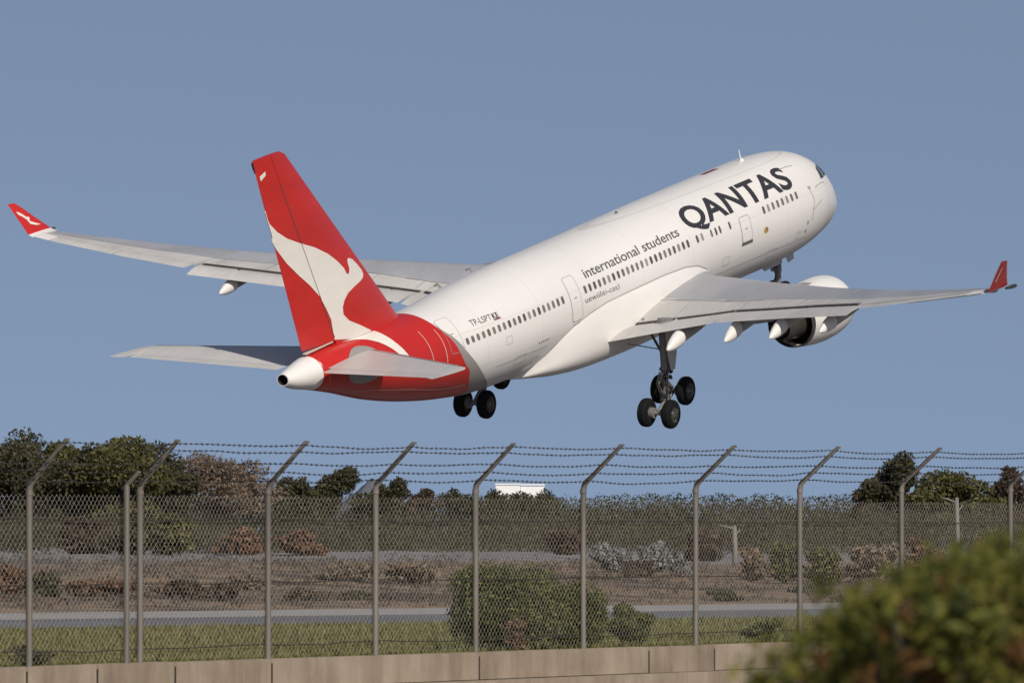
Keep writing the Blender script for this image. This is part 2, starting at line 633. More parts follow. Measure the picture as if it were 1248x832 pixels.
xs = [-1600, -900, -500, -260, -140, -80, -55] + [-42 + 1.0 * i for i in range(90)] + [60, 90, 160, 300, 520, 900, 1600]
vs_ = [0.0, .6] + [2 + 2 * i for i in range(35)] + [74 + 4 * i for i in range(80)] + [420, 470, 540, 640, 800, 1000, 1300, 1800, 2600, 4000]
tv, tf = [], []
for v in vs_:
    for x in xs:
        y = min(max(fence_y(x), 25), 200) + v
        tv.append((x, y, terrain_z(x, y)))
nx = len(xs)
for j in range(len(vs_) - 1):
    for i in range(nx - 1):
        tf.append((j * nx + i, j * nx + i + 1, (j + 1) * nx + i + 1, (j + 1) * nx + i))
o = mk('terrain', tv, tf, M['terrain'], smooth=True)
o['kind'] = 'structure'


def strip(name, r0, r1, z, mat):
    vv, ff = [], []
    n = 60
    for i in range(n + 1):
        s = -60 + 260 * i / n
        for r in (r0, r1):
            p = RA + RB * s + RM * r
            vv.append((p.x, p.y, z))
    for i in range(n):
        ff.append((2 * i, 2 * i + 2, 2 * i + 3, 2 * i + 1))
    o = mk(name, vv, ff, mat)
    o['kind'] = 'structure'
    return o


strip('road', 0, 10.2, .212, M['asphalt'])
strip('road_shoulder', 10.2, 19.5, .216, M['shoulder'])


def at(px, y, py=None):
    """world point on the ray through a photo pixel at depth y"""
    x = (px - 624) / FPX * y
    return x, y, CAM_Z + (HORIZON - (py if py is not None else HORIZON)) / FPX * y


# ------------------------------------------------------------------ vegetation
def leaf_cards(mb, lobes, n, size, r_=rnd, shell=.55, flat=.0, aspect=.5, out=.12):
    """small leaf-shaped faces spread through ellipsoid clumps"""
    vol = [a[3] * a[4] * a[5] for a in lobes]
    tot = sum(vol)
    for lb, v in zip(lobes, vol):
        cx, cy, cz, rx, ry, rz = lb
        for _ in range(max(int(n * v / tot), 6)):
            while True:
                u = Vector((r_.uniform(-1, 1), r_.uniform(-1, 1), r_.uniform(-1, 1)))
                if .05 < u.length < 1: break
            rad = shell + (1 - shell) * r_.random()
            if r_.random() < out: rad *= 1.12
            u = u.normalized() * rad if r_.random() < .8 else u
            p = Vector((cx + u.x * rx, cy + u.y * ry, cz + u.z * rz))
            d = Vector((r_.gauss(0, 1), r_.gauss(0, 1), r_.gauss(0, 1) * (1 - flat))).normalized()
            e = d.orthogonal().normalized()
            e = (Matrix.Rotation(r_.uniform(0, 6.28), 3, d) @ e)
            s = size * r_.uniform(.6, 1.4)
            q = d.cross(e)
            # a slightly folded leaf
            mb.add([p - d * s, p + e * s * aspect + q * s * .12, p + d * s, p - e * s * aspect + q * s * .12],
                   [(0, 1, 2), (0, 2, 3)])


def crown_lobes(w, h, depth, n, r_, z0=.35):
    lobes = []
    for _ in range(n):
        a = r_.uniform(0, 6.28)
        q = math.sqrt(r_.random()) * .62
        zz = r_.uniform(z0, .86)
        k = 1 - .55 * max(0, (zz - .5) / .5) ** 1.5
        s = r_.uniform(.20, .36)
        lobes.append((math.cos(a) * q * w / 2 * k * 1.25, math.sin(a) * q * depth / 2 * k * 1.25, zz * h,
                      s * w * .72 * k + .05, s * depth * .72 * k + .05, s * h * .52))
    return lobes


def tree(name, loc, w, h, mat, label, cat='tree', group=None, nleaf=2600, size=.13, lobes=None, seed=1, z0=.35, bare=False, nl=11):
    r_ = random.Random(seed)
    root = empty(name, loc)
    lb = [(l[0], l[1], l[2] * .74, l[3], l[4], l[5] * .85) for l in lobes] if lobes else crown_lobes(w, h, w * .9, nl, r_, z0)
    mb = MB()
    leaf_cards(mb, lb, int(nleaf * 2.6), size, r_, shell=.35 if bare else .45)
    mb.build('crown', mat, root)
    tb = MB()
    tr = max(w * .035, .06)
    tb.tube([(0, 0, -.4), (r_.uniform(-.1, .1), 0, h * .2), (r_.uniform(-.2, .2), .05, h * .42), (r_.uniform(-.2, .2), 0, h * .62)], [tr * 1.3, tr, tr * .75, tr * .4], 7)
    for l in lb[:9]:
        zb = h * r_.uniform(.15, .4)
        tb.tube([(0, 0, zb), (l[0] * .5, l[1] * .5, (zb + l[2]) / 2 + .1), (l[0], l[1], l[2])], [tr * .5, tr * .32, tr * .12], 5)
        if bare:
            for _ in range(5):
                e = Vector((l[0] + r_.uniform(-1, 1) * l[3], l[1] + r_.uniform(-1, 1) * l[4], l[2] + r_.uniform(.2, 1.1) * l[5]))
                tb.tube([(l[0] * .6, l[1] * .6, (zb + l[2]) / 2 + .15), e], [tr * .2, tr * .05], 4)
    tb.build('trunk', M['bark'], root)
    tag(root, label, cat, group)
    return root


def tree_px(name, px, top, wpx, y, mat, label, seed, **kw):
    x, yy, zt = at(px, y, top)
    zb = terrain_z(x, y)
    return tree(name, (x, y, zb), wpx / FPX * y, zt - zb, mat, label, seed=seed, **kw)


GT = 'trees beyond the airfield'
tree_px('broadleaf_tree', 30, 520, 190, 400, F_dark, 'tall dark green tree at the far left edge, behind the leftmost full fence post', 3, group=GT, nleaf=4200, z0=.2)
tree_px('broadleaf_tree', 122, 526, 190, 404, F_olive, 'olive green tree between the two leftmost groups of fence posts', 4, group=GT, nleaf=4200, z0=.2)
tree_px('broadleaf_tree', 190, 540, 110, 412, F_dark, 'rounded dark tree right behind the doubled fence posts', 5, group=GT, nleaf=3000, z0=.2)
tree_px('bare_tree', 268, 542, 150, 420, F_brown, 'thin brown half bare tree right of the dark left trees', 6, group=GT, nleaf=4200, z0=.12, bare=True, size=.11, nl=18)
tree_px('broadleaf_tree', 60, 528, 110, 406, F_olive, 'olive tree wedged behind the two dark trees at the far left', 26, group=GT, nleaf=3200, z0=.05)
tree_px('broadleaf_tree', 80, 522, 130, 396, F_dark, 'dark lower tree filling the gap between the two tall left trees', 23, group=GT, nleaf=3600, z0=.05)
tree_px('broadleaf_tree', 160, 534, 140, 394, F_olive, 'dull olive tree just left of the doubled fence posts', 24, group=GT, nleaf=3600, z0=.05)
tree_px('broadleaf_tree', 214, 560, 90, 398, F_dark, 'low dark tree between the doubled posts and the thin brown tree', 25, group=GT, nleaf=2600, z0=.05)
tree_px('round_tree', 362, 573, 74, 430, F_dark, 'low round dark tree directly behind the arm of the third tall post', 7, group=GT, nleaf=1900, z0=.35)
x0, y0, _ = at(406, 440)
tree_px('leaning_tree', 406, 560, 62, 440, F_dark, 'slanting dark tree with its top leaning right, beside the grey heap', 8, group=GT, nleaf=2400,
        lobes=[(-1.0, 0, 3.4, .9, .9, .8), (-.5, 0, 4.1, .8, .8, .7), (.1, .1, 4.9, .8, .8, .6), (.7, 0, 5.4, .75, .7, .5), (1.0, -.1, 5.6, .55, .5, .4), (-.9, .2, 2.4, 1.2, 1, 1.0), (-.2, .3, 2.9, .8, .9, 1.1), (.6, .1, 4.4, .8, .7, .7), (-1.5, .1, 2.9, .8, .8, .8), (1.0, .2, 4.9, .7, .6, .5)])
tree_px('round_tree', 470, 574, 84, 436, F_dark, 'dark tree right of the grey heap with a crown sloping down to the right', 9, group=GT, nleaf=2000, z0=.3)
tree_px('round_tree', 515, 590, 60, 470, F_redbrown, 'small low reddish dark tree at the foot of the sloping crown', 10, group=GT, nleaf=1200)
tree_px('round_tree', 560, 586, 62, 480, F_dark, 'small dark tree just left of the white building', 12, group=GT, nleaf=1300)
tree_px('round_tree', 1092, 549, 88, 405, F_dark, 'tall dark round topped tree on the right, highest of the right hand trees', 13, group=GT, nleaf=3600, z0=.2)
tree_px('broadleaf_tree', 1062, 575, 62, 409, F_redbrown, 'lower brownish dark tree leaning on the left side of the round topped tree', 14, group=GT, nleaf=1700, z0=.2)
tree_px('broadleaf_tree', 1166, 566, 128, 398, F_olive, 'broad yellow olive tree between the dark tree and the right picture edge', 15, group=GT, nleaf=4600, z0=.05, nl=18)
tree_px('broadleaf_tree', 1232, 567, 70, 410, F_redbrown, 'red brown tree at the right picture edge behind the last fence post', 16, group=GT, nleaf=2400, z0=.2)

# scrub belt: reads as one mass
mb = MB()
r_ = random.Random(21)
for k in range(760):
    px = r_.uniform(-120, 1370)
    y = r_.uniform(300, 395)
    top = 601 + 16 * vnoise(px * .021, y * .05) + abs(r_.gauss(0, 8)) + (395 - y) * .25
    if px < 330: top += 4
    x, yy, zt = at(px, y, top)
    zb = terrain_z(x, y) - .2
    h = max(zt - zb, .5)
    w = r_.uniform(.8, 1.7)
    leaf_cards(mb, [(x, y, zb + h * .5, w, w, h * .5), (x + r_.uniform(-.8, .8), y, zb + h * .72, w * .55, w * .55, h * .3)], 190, .085, r_, aspect=.35)
o = mb.build('scrub_belt', F_scrub)
tag(o, 'belt of brown green coastal scrub across the far side of the field', 'scrub', kind='stuff')

# far treeline on the horizon
mb = MB()
px = -70
while px < 1330:
    y = r_.uniform(850, 895)
    top = 599.5 + abs(r_.gauss(0, 3.2)) + 1.2 * math.sin(px * .021)
    x, yy, zt = at(px, y, top)
    w = r_.uniform(.9, 2.0)
    h1 = r_.uniform(.9, 1.6)
    leaf_cards(mb, [(x, y, zt - h1, w, w, h1), (x + r_.uniform(-.6, .6), y, zt - h1 - 1.2, w * 1.4, w, 1.5)], 420, .12, r_, aspect=.75, out=0, shell=.7)
    leaf_cards(mb, [(x, y + 3, zt - 3.6, w * 1.5, w, 2.2), (x, y + 3, 2.6, w * 1.5, w, 2.4)], 160, .22, r_, aspect=.75, out=0)
    px += r_.uniform(6, 12)
for px in range(596, 676, 6):
    x, yy, zt = at(px, 890, 601.5 + r_.uniform(-1.5, 1) - (4 if 630 <= px <= 642 else 0))
    leaf_cards(mb, [(x, 890, zt - 1.5, 1.2, 1.2, 1.5), (x, 890, zt - 3.8, 1.3, 1.2, 2.0)], 700, .14, r_, aspect=.8, out=0)
for px in (599, 604, 609, 658, 664, 669):
    x, yy, zt = at(px, 888, 594 + abs(px - 634) * .02 + r_.uniform(-1, 3))
    leaf_cards(mb, [(x, 888, zt - 1.2, .8, .9, 1.2), (x, 888, zt - 3.4, 1.1, 1.2, 2.0)], 600, .14, r_, aspect=.8, out=0)
o = mb.build('distant_treeline', F_dark)
tag(o, 'low distant treeline along the horizon behind the field', 'treeline', kind='stuff')

# single shrubs
GS = 'shrubs on the field'


def shrub(name, px, top, wpx, y, mat, label, seed, base=None, n=900, size=.09, nl=7, big=None):
    x, yy, zt = at(px, y, top)
    zb = terrain_z(x, y)
    h = max(zt - zb, .25)
    w = wpx / FPX * y
    r_ = random.Random(seed)
    root = empty(name, (x, y, zb))
    lb = crown_lobes(w, h, w * .8, nl, r_, .15) + [(0, 0, h * .4, w * .33, w * .3, h * .4)]
    if big:
        lb = [(0, 0, h * .50, w * .44, w * .4, h * .46), (-w * .12, 0, h * .36, w * .38, w * .36, h * .36), (w * .12, 0, h * .36, w * .38, w * .36, h * .36)] + [(w * .5 * c * .7, w * .35 * s2, h * (.3 + .5 * t), w * .17, w * .17, h * .19) for c, s2, t in [(r_.uniform(-1, 1), r_.uniform(-1, .4), r_.random()) for _ in range(14)]]
    m = MB()
    leaf_cards(m, lb, n, size, r_, shell=.45)
    m.build('foliage', mat, root)
    t = MB()
    for l in lb[:5]:
        t.tube([(l[0] * .2, l[1] * .2, -.1), (l[0] * .6, l[1] * .6, l[2] * .5), (l[0], l[1], l[2])], [.035, .025, .01], 5)
    t.build('stem', M['bark'], root)
    return tag(root, label, 'shrub', GS)


shrub('leafy_shrub', 618, 682, 150, 121, F_bush, 'large leafy green shrub just behind the fence with a yellowish top', 31, n=26000, size=.036, big=True)
shrub('green_shrub', 700, 704, 84, 122, F_bush, 'smaller green shrub touching the right side of the large leafy one', 32, n=11000, size=.036, nl=16, big=True)
shrub('low_shrub', 772, 733, 66, 125, F_bush, 'low spreading green shrub right of the leafy pair, in front of the road', 33, n=4000, size=.036)
shrub('dry_shrub', 628, 752, 34, 118, F_rust, 'small rusty dead clump at the foot of the large leafy shrub', 34, n=500, size=.04)
shrub('dark_shrub', 884, 716, 44, 203, F_dark, 'small dark shrub on the tan bank just beyond the road', 35, n=700)
shrub('rusty_shrub', 14, 688, 74, 196, F_rust, 'rusty orange shrub at the left edge above the road', 36, n=1400)
shrub('rusty_shrub', 118, 702, 120, 197, F_rust, 'long low rusty shrub between the leftmost post and the doubled posts', 37, n=1600)
shrub('dark_shrub', 54, 688, 44, 195, F_dark, 'dark twiggy shrub between the two rusty ones on the left', 38, n=700)
shrub('dark_shrub', 222, 700, 72, 196, F_redbrown, 'dark brown shrub right of the doubled posts beyond the road', 39, n=1100)
shrub('rusty_shrub', 292, 640, 66, 296, F_rust, 'orange shrub on the slope left of the third tall post', 40, n=1200, size=.13)
shrub('rusty_shrub', 366, 640, 60, 294, F_rust, 'orange shrub on the slope right of the third tall post', 41, n=1200, size=.13)
shrub('olive_shrub', 205, 618, 96, 292, F_olive, 'big olive shrub behind the doubled posts in front of the dark trees', 42, n=1800, size=.14)
shrub('silver_shrub', 746, 655, 56, 240, F_silver, 'silvery grey shrub right of the fence post behind the leafy shrub', 43, n=900, size=.10)
shrub('silver_shrub', 798, 660, 62, 241, F_silver, 'silvery grey shrub in the middle of the bay right of the leafy shrub', 44, n=1000, size=.10)
shrub('brown_shrub', 776, 678, 56, 234, F_redbrown, 'dark brown shrub in front of the two silvery ones', 45, n=700, size=.10)
shrub('silver_shrub', 824, 668, 30, 237, F_silver, 'small silvery shrub at the right end of the grey leaved group', 46, n=350, size=.10)
shrub('brown_shrub', 922, 664, 50, 234, F_brown, 'pale brown shrub just right of the timber pole', 47, n=800, size=.11)
shrub('olive_shrub', 956, 652, 58, 228, F_olive, 'yellow green shrub left of the fence post near the dark front bush', 48, n=1000, size=.11)
shrub('olive_shrub', 1004, 656, 52, 226, F_olive, 'yellow green shrub just right of the same fence post', 49, n=900, size=.11)
shrub('brown_shrub', 1062, 650, 84, 230, F_brown, 'tan dry shrub in the bay left of the tall dark tree', 50, n=1300, size=.11)
shrub('rusty_shrub', 1122, 652, 56, 232, F_rust, 'rusty shrub under the yellow olive tree', 51, n=900, size=.11)
shrub('olive_shrub', 1200, 638, 80, 230, F_olive, 'yellow green shrub above the front bush at the far right', 52, n=1300, size=.11)
shrub('low_shrub', 930, 748, 50, 128, F_bush, 'low green shrub behind the fence beside the front bush', 53, n=900, size=.045)
shrub('low_shrub', 36, 782, 60, 104, F_dark, 'low dark weeds at the foot of the leftmost fence post', 54, n=700, size=.03)

shrub('dark_shrub', 160, 632, 90, 290, F_dark, 'dark green shrub left of the doubled posts below the trees', 62, n=1800, size=.12)
shrub('dark_shrub', 100, 628, 80, 298, F_redbrown, 'dark brown shrub between the two leftmost bays below the trees', 63, n=1600, size=.12)
shrub('dark_shrub', 266, 708, 50, 195, F_redbrown, 'dark low twigs left of the tan patch by the third tall post', 64, n=700)
shrub('brown_shrub', 306, 698, 60, 207, F_brown, 'dry tan clump above the tan patch by the third tall post', 65, n=900)
shrub('dark_shrub', 368, 716, 70, 196, F_redbrown, 'dark low growth beside the road right of the third tall post', 66, n=900)
shrub('brown_shrub', 420, 684, 96, 216, F_brown, 'wide dry brown shrub in the middle of the bay left of the fourth tall post', 67, n=1300)
shrub('brown_shrub', 505, 682, 86, 216, F_brown, 'wide dry brown shrub between the fourth tall post and the leafy shrub', 68, n=1200)
shrub('dark_shrub', 440, 722, 44, 198, F_dark, 'small dark tuft beside the road left of the fourth tall post', 69, n=500)
shrub('dark_shrub', 980, 720, 60, 214, F_dark, 'dark shrub beside the road behind the post left of the front bush', 70, n=900)
shrub('dark_shrub', 858, 640, 60, 286, F_redbrown, 'dark brown shrub behind the post right of the silvery shrubs', 71, n=1300, size=.12)
shrub('dark_shrub', 690, 640, 70, 292, F_redbrown, 'dark brown shrub behind the post above the smaller green shrub', 72, n=1400, size=.12)

# grass on the verge, dry growth on the bank
mb = MB()
r_ = random.Random(5)
for k in range(42000):
    px = r_.uniform(-40, 1290)
    y = r_.uniform(97, 168)
    x = (px - 624) / FPX * y
    if y < fence_y(x) + .5 or rdist(x, y) > -.3:
        continue
    z = .2
    h = r_.uniform(.05, .13)
    a = r_.uniform(0, 3.14)
    w = r_.uniform(.012, .03)
    dx, dy = math.cos(a) * w, math.sin(a) * w
    lx, ly = r_.uniform(-.08, .08), r_.uniform(-.08, .08)
    mb.add([(x - dx, y - dy, z), (x + dx, y + dy, z), (x + lx, y + ly, z + h)], [(0, 1, 2)])
o = mb.build('grass', F_grass)
tag(o, 'short olive green grass between the fence and the road', 'grass', kind='stuff')
mb = MB()
for k in range(1100):
    px = r_.uniform(-60, 1300)
    y = 180 + 75 * r_.random() ** 1.2
    x = (px - 624) / FPX * y
    if rdist(x, y) < 21:
        continue
    z = terrain_z(x, y)
    s = r_.uniform(.15, .42)
    leaf_cards(mb, [(x, y, z + s * .4, s * 1.5, s * 1.5, s * .6)], 16, .09, r_, aspect=.22)
o = mb.build('dry_ground_cover', F_dry)
tag(o, 'dry tan and grey ground cover on the bank beyond the road', 'ground cover', kind='stuff')

# grey heap, white building, timber poles
x, y, zt = at(438, 438, 578)
root_z = terrain_z(x, y)
mb = MB()
r_ = random.Random(3)
rings = []
H = zt - root_z
for i in range(9):
    t = i / 8
    rr = 3.0 * (1 - t) ** .9 + .12
    rings.append([(x + .8 * t + rr * math.cos(a) * (1 + .12 * math.sin(3 * a + i)), y + rr * math.sin(a) * (1 + .1 * math.cos(2 * a)), root_z - .3 + H * t + r_.uniform(-.1, .1)) for a in [2 * math.pi * k / 28 for k in range(28)]])
mb.loft(rings)
o = mb.build('gravel_heap', road_material('grey_gravel', (.085, .094, .108), (.11, .12, .136)), smooth=True)
tag(o, 'pale grey heap of gravel with a sloping left flank among the far dark trees', 'gravel heap')

x, y, zt = at(634, 935, 589)
zb = terrain_z(x, y)
root = empty('white_building', (x, y, zb))
H = zt - zb
wl = MB()
wl.box((-1.6, 0, H / 2 - .15), (3.2, 5, H - .3))
wl.box((1.62, .6, H / 2 - .2), (3.1, 5, H - .4))
wl.build('wall', M['building'], root)
rf = MB()
rf.box((-1.6, 0, H - .1), (3.35, 5.2, .19))
rf.box((1.67, .6, H - .16), (3.15, 5.2, .19))
rf.build('roof', M['building'], root)
wd = MB()
wd.box((-1.6, -2.52, H * .45), (1.4, .06, 1.1))
wd.build('window', M['glass'], root)
tag(root, 'small white flat roofed building showing above the far treeline', 'building')
tree_px('round_tree', 634, 597.5, 20, 860, F_dark, 'tiny dark treetop in front of the white building', 61, group=GT, nleaf=900, nl=6, size=.2)


def pole(px, top, bot, y, label, w=.12):
    x, yy, zt = at(px, y, top)
    zb = terrain_z(x, y) - .2
    m = MB()
    m.tube([(0, 0, 0), (.03, 0, (zt - zb) * .5), (.0, 0, zt - zb)], [w, w * .9, w * .75], 10)
    m.tube([(0, 0, (zt - zb) * .93), (-.35, 0, (zt - zb) * .98), (-.6, .05, (zt - zb) * 1.0)], [w * .5, w * .4, w * .25], 7)
    m.tube([(0, 0, (zt - zb) * .8), (.22, 0, (zt - zb) * .9)], [w * .4, w * .2], 7)
    o = m.build('timber_pole', M['pole'], smooth=True)
    o.location = (x, y, zb)
    tag(o, label, 'pole', 'weathered timber poles')


pole(895, 640, 706, 258, 'pale weathered timber pole with stub branches in the scrub right of the silvery shrubs', .10)
pole(1166, 606, 690, 262, 'pale weathered timber pole in the scrub below the yellow olive tree', .09)

# ------------------------------------------------------------------ concrete wall
ZT = .40


def fence_pt(px):
    k = (px - 624) / FPX
    y = (96 + 1.94 * 6.49) / (1 - 1.94 * k)
    return Vector((k * y, y))


def fence_s(px):
    return (fence_pt(px) - FP0).dot(FA)


ROTF = Matrix.Rotation(math.atan2(FA.y, FA.x), 3, 'Z')
wall_root = empty('concrete_wall', (FP0.x, FP0.y, 0))
joints = [-5.5] + [fence_s(p) for p in (22, 108, 203, 321, 574, 781, 861, 990, 1130)] + [fence_s(1290)]
for a, b in zip(joints[:-1], joints[1:]):
    g = .02
    L = b - a - 2 * g
    mid = FA * ((a + b) / 2)
    bm = bmesh.new()
    bmesh.ops.create_cube(bm, size=1)
    for v in bm.verts:
        v.co = Vector((v.co.x * L, v.co.y * .30, v.co.z * .42))
    bmesh.ops.bevel(bm, geom=bm.edges[:], offset=.014, segments=2, affect='EDGES')
    me = bpy.data.meshes.new('wall_panel')
    bm.to_mesh(me)
    bm.free()
    me.transform(ROTF.to_4x4())
    me.transform(Matrix.Translation((mid.x, mid.y, ZT - .21 + rnd.uniform(-.012, .004))))
    me.materials.append(M['concrete'])
    o = bpy.data.objects.new('wall_panel', me)
    COL.objects.link(o)
    o.parent = wall_root
mb = MB()
mid = FA * ((joints[0] + joints[-1]) / 2) + FN * .04
mb.box((mid.x, mid.y, -.19), (joints[-1] - joints[0], .84, .34), rot=ROTF)
mb.build('plinth', M['concrete'], wall_root)
mb = MB()
mid = FA * ((joints[0] + joints[-1]) / 2)
mb.box((mid.x, mid.y, .15), (joints[-1] - joints[0] - .1, .276, .372), rot=ROTF)
mb.build('joint_shade', M['dark_gap'], wall_root)  # near-black box colours in the shade of the open panel joints
tag(wall_root, 'low brown concrete wall of long panels with dark joints under the fence', 'wall')

# ------------------------------------------------------------------ fence
fence = empty('chain_link_fence', (FP0.x, FP0.y, 0))
tag(fence, 'tall grey chain link fence with slanted posts and barbed wire along the concrete wall', 'fence')


def rise(s):
    return (s - 13.5) * .0062


def fl(s, off, z):
    p = FA * s + FN * off
    return Vector((p.x, p.y, z))


post_px = [-98, 36, 171, 327, 458, 580, 711, 848, 975, 1099, 1232]
post_s = [fence_s(p) for p in post_px]
for i, s in enumerate(post_s):
    mb = MB()
    j = rnd.uniform(-.02, .02)
    e = rise(s)
    mb.tube([fl(s, 0, .38), fl(s, .0, 1.6), fl(s + j * .3, 0, 2.84 + e), fl(s + j * .4, .02, 2.92 + e), fl(s + j * .5, .07, 2.98 + e)], .044, 12)
    d = .60 + .0045 * (s - 13.5)
    # the slanting arm is an angle iron
    mb.tube([fl(s + j * .4, .03, 2.935 + e), fl(s + j * .5, .05 + d * .97, 3.51 + e)], [.038, .032], 6)
    mb.tube([fl(s, 0, 2.78 + e), fl(s, 0, 2.84 + e)], .052, 12)
    mb.box(fl(s + j, .05 + d, 3.52 + e), (.05, .06, .04), rot=ROTF)
    o = mb.build('fence_post', M['post'], fence, smooth=False)
    smooth_angle(o)
# the extra thin stay post beside the doubled pair
s = fence_s(150)
mb = MB()
mb.tube([fl(s, .06, .38), fl(s, .06, 1.6), fl(s, .06, 2.86)], .042, 10)
mb.tube([fl(s, .06, 2.84), fl(s, .06 + .2, 3.03)], [.035, .03], 8)
smooth_angle(mb.build('stay_post', M['post'], fence))

S0, S1 = -5.0, joints[-1]
# woven diamond mesh, one wire after another
mb = MB()
pitch, dz = .056, .057
zb, ztop = .43, 2.75
nz = int((ztop - zb) / dz)
ns = int((S1 - S0) / pitch)
WR = .0019


def wire_path(mb, pts, r):
    """thin three-sided wire"""
    vs, fs = [], []
    for i, p in enumerate(pts):
        for k in range(3):
            a = 2.094 * k + .5
            vs.append((p.x + FN.x * r * math.cos(a) + FA.x * r * math.sin(a), p.y + FN.y * r * math.cos(a) + FA.y * r * math.sin(a), p.z))
        if i:
            b = 3 * i
            for k in range(3):
                k2 = (k + 1) % 3
                fs.append((b - 3 + k, b - 3 + k2, b + k2, b + k))
    mb.add(vs, fs)


for i in range(ns):
    s = S0 + i * pitch
    pts = []
    for k in range(nz + 1):
        z = zb + k * dz
        sway = .012 * math.sin(s * 2.1 + z * 1.7) + .010 * math.sin(z * 5 + s * .8)
        lean = (z - zb) * .02 * math.sin(s * .7)
        side = pitch * .5 if (k + i) % 2 else -pitch * .5
        off = -.075 + (.006 if (k + i) % 2 else -.006) + .03 * math.sin(s * 1.9) * math.sin((z - zb) * 1.3)
        pts.append(fl(s + side * 1.06 + sway + lean, off, z))
    wire_path(mb, pts, WR)
mb.build('wire_mesh', M['wire'], fence)


def wire_run(offs, heights, name, mat, sag, seed, rad=.0032, barb=.115, s0=S0, s1=S1):
    """barbed wire tied to each post, sagging between"""
    r_ = random.Random(seed)
    mb = MB()
    knots = sorted(q for q in set([s0, s1] + post_s) if s0 <= q <= s1)
    kz = {q: r_.uniform(-.012, .012) for q in knots}
    A, B = [], []
    for a, b in zip(knots[:-1], knots[1:]):
        sg = sag * r_.uniform(.3, 1.5)
        w1, w2 = r_.uniform(-.01, .01), r_.uniform(-.006, .006)
        n = max(int((b - a) / .05), 4)
        for k in range(n + (1 if b == knots[-1] else 0)):
            t = k / n
            s = a + (b - a) * t
            z = heights + (rise(s) if heights > 2.8 else 0) + kz[a] * (1 - t) + kz[b] * t - sg * 4 * t * (1 - t) + w1 * math.sin(t * 6.28) + w2 * math.sin(t * 15)
            ph = s * 55
            A.append(fl(s, offs + .004 * math.cos(ph), z + .004 * math.sin(ph)))
            B.append(fl(s, offs - .004 * math.cos(ph), z - .004 * math.sin(ph)))
    for P in (A, B):
        vs, fs = [], []
        for i, p in enumerate(P):
            for k in range(4):
                a = 1.571 * k
                vs.append((p.x + FN.x * rad * math.cos(a), p.y + FN.y * rad * math.cos(a), p.z + rad * math.sin(a)))
            if i:
                b = 4 * i
                for k in range(4):
                    k2 = (k + 1) % 4
                    fs.append((b - 4 + k, b - 4 + k2, b + k2, b + k))
        mb.add(vs, fs)
    acc = 0
    for i in range(1, len(A)):
        acc += (A[i] - A[i - 1]).length
        if acc > barb:
            acc = 0
            c = (A[i] + B[i]) / 2
            for _ in range(2):
                d = Vector((r_.uniform(-1, 1), r_.uniform(-1, 1), r_.choice([-1, 1]) * r_.uniform(.5, 1))).normalized() * .024
                mb.tube([c - d, c + d], [.0035, .0035], 4)
            ax = Vector((FA.x, FA.y, 0)) * .030
            mb.tube([c - ax, c, c + ax], [.006, .0115, .006], 6)
    mb.build(name, mat, fence)


for k, fr in enumerate((.93, .78, .49, .29, .08)):
    wire_run(.05 + .60 * fr, 2.935 + .58 * fr, 'barbed_wire', M['barb'], .03, 100 + k, s0=(S0 if k != 1 else fence_s(172)))
# broken end of the second strand hanging at the doubled posts
s = fence_s(172)
mb = MB()
mb.tube([fl(s, .07 + .62 * .78, 3.42), fl(s - .45, .5, 3.36), fl(s - .8, .45, 3.29)], [.009, .009, .006], 5)
for q in (.2, .4, .6):
    c = fl(s - q, .5, 3.40 - q * .13)
    mb.tube([c - Vector((.01, .0, .04)), c + Vector((.01, 0, .04))], .004, 4)
mb.build('loose_wire_end', M['barb'], fence)
for k, z in enumerate((2.38, 1.50, .60)):
    wire_run(-.02, z, 'barbed_wire', M['barb'], .02, 200 + k, rad=.004, barb=.13)
mb = MB()
wire_path(mb, [fl(S0 + .5 * i, -.07, 2.745 + .008 * math.sin(i * 1.3)) for i in range(int((S1 - S0) / .5) + 1)], .005)
mb.build('top_wire', M['wire'], fence)

# ------------------------------------------------------------------ airliner
# built in its own frame: x forward (x = 29 - distance aft of the nose datum), y to port, z up
plane = empty('airliner')
tag(plane, 'white twin engine airliner with red tail climbing away over the fence, landing gear down', 'airliner')
PW = Matrix(((0.493369, -0.8681463, -0.0539351, 3.132), (0.838819, 0.4912763, -0.2345852, 363.69813),
             (0.2301513, 0.0704953, 0.9705982, 14.51282), (0, 0, 0, 1)))
plane.matrix_world = PW


def B(xa, ys, z):
    """distance aft, distance to starboard, height"""
    return Vector((29 - xa, -ys, z))


FUS = [
    (0.75, -.66, -.68, .01), (.85, -.32, -1.0, .36), (1.05, -.05, -1.22, .6), (1.55, .30, -1.52, .98), (2.2, .66, -1.8, 1.35),
    (2.9, 1.25, -2.0, 1.7), (3.6, 1.85, -2.18, 2.0), (4.6, 2.45, -2.36, 2.32), (6, 2.88, -2.56, 2.62), (7.5, 3.06, -2.7, 2.76),
    (10, 3.17, -2.8, 2.82), (20, 3.1, -2.82, 2.82), (30, 2.9, -2.82, 2.82), (36, 2.80, -2.84, 2.82), (38.5, 2.70, -2.84, 2.80),
    (41, 2.56, -2.76, 2.74), (44, 2.36, -2.4, 2.56), (47, 2.28, -1.85, 2.25), (50, 2.28, -1.1, 1.85), (53, 2.28, -.12, 1.32),
    (55.3, 2.1, .55, .83), (56.5, 1.9, .85, .57), (57.3, 1.76, 1.16, .33)]
FX = [f[0] for f in FUS]
FT, FB, FW = [[f[k] for f in FUS] for k in (1, 2, 3)]


def fus(xa):
    t, b, w = pchip(FX, FT, xa), pchip(FX, FB, xa), pchip(FX, FW, xa)
    return (t + b) / 2, (t - b) / 2, w


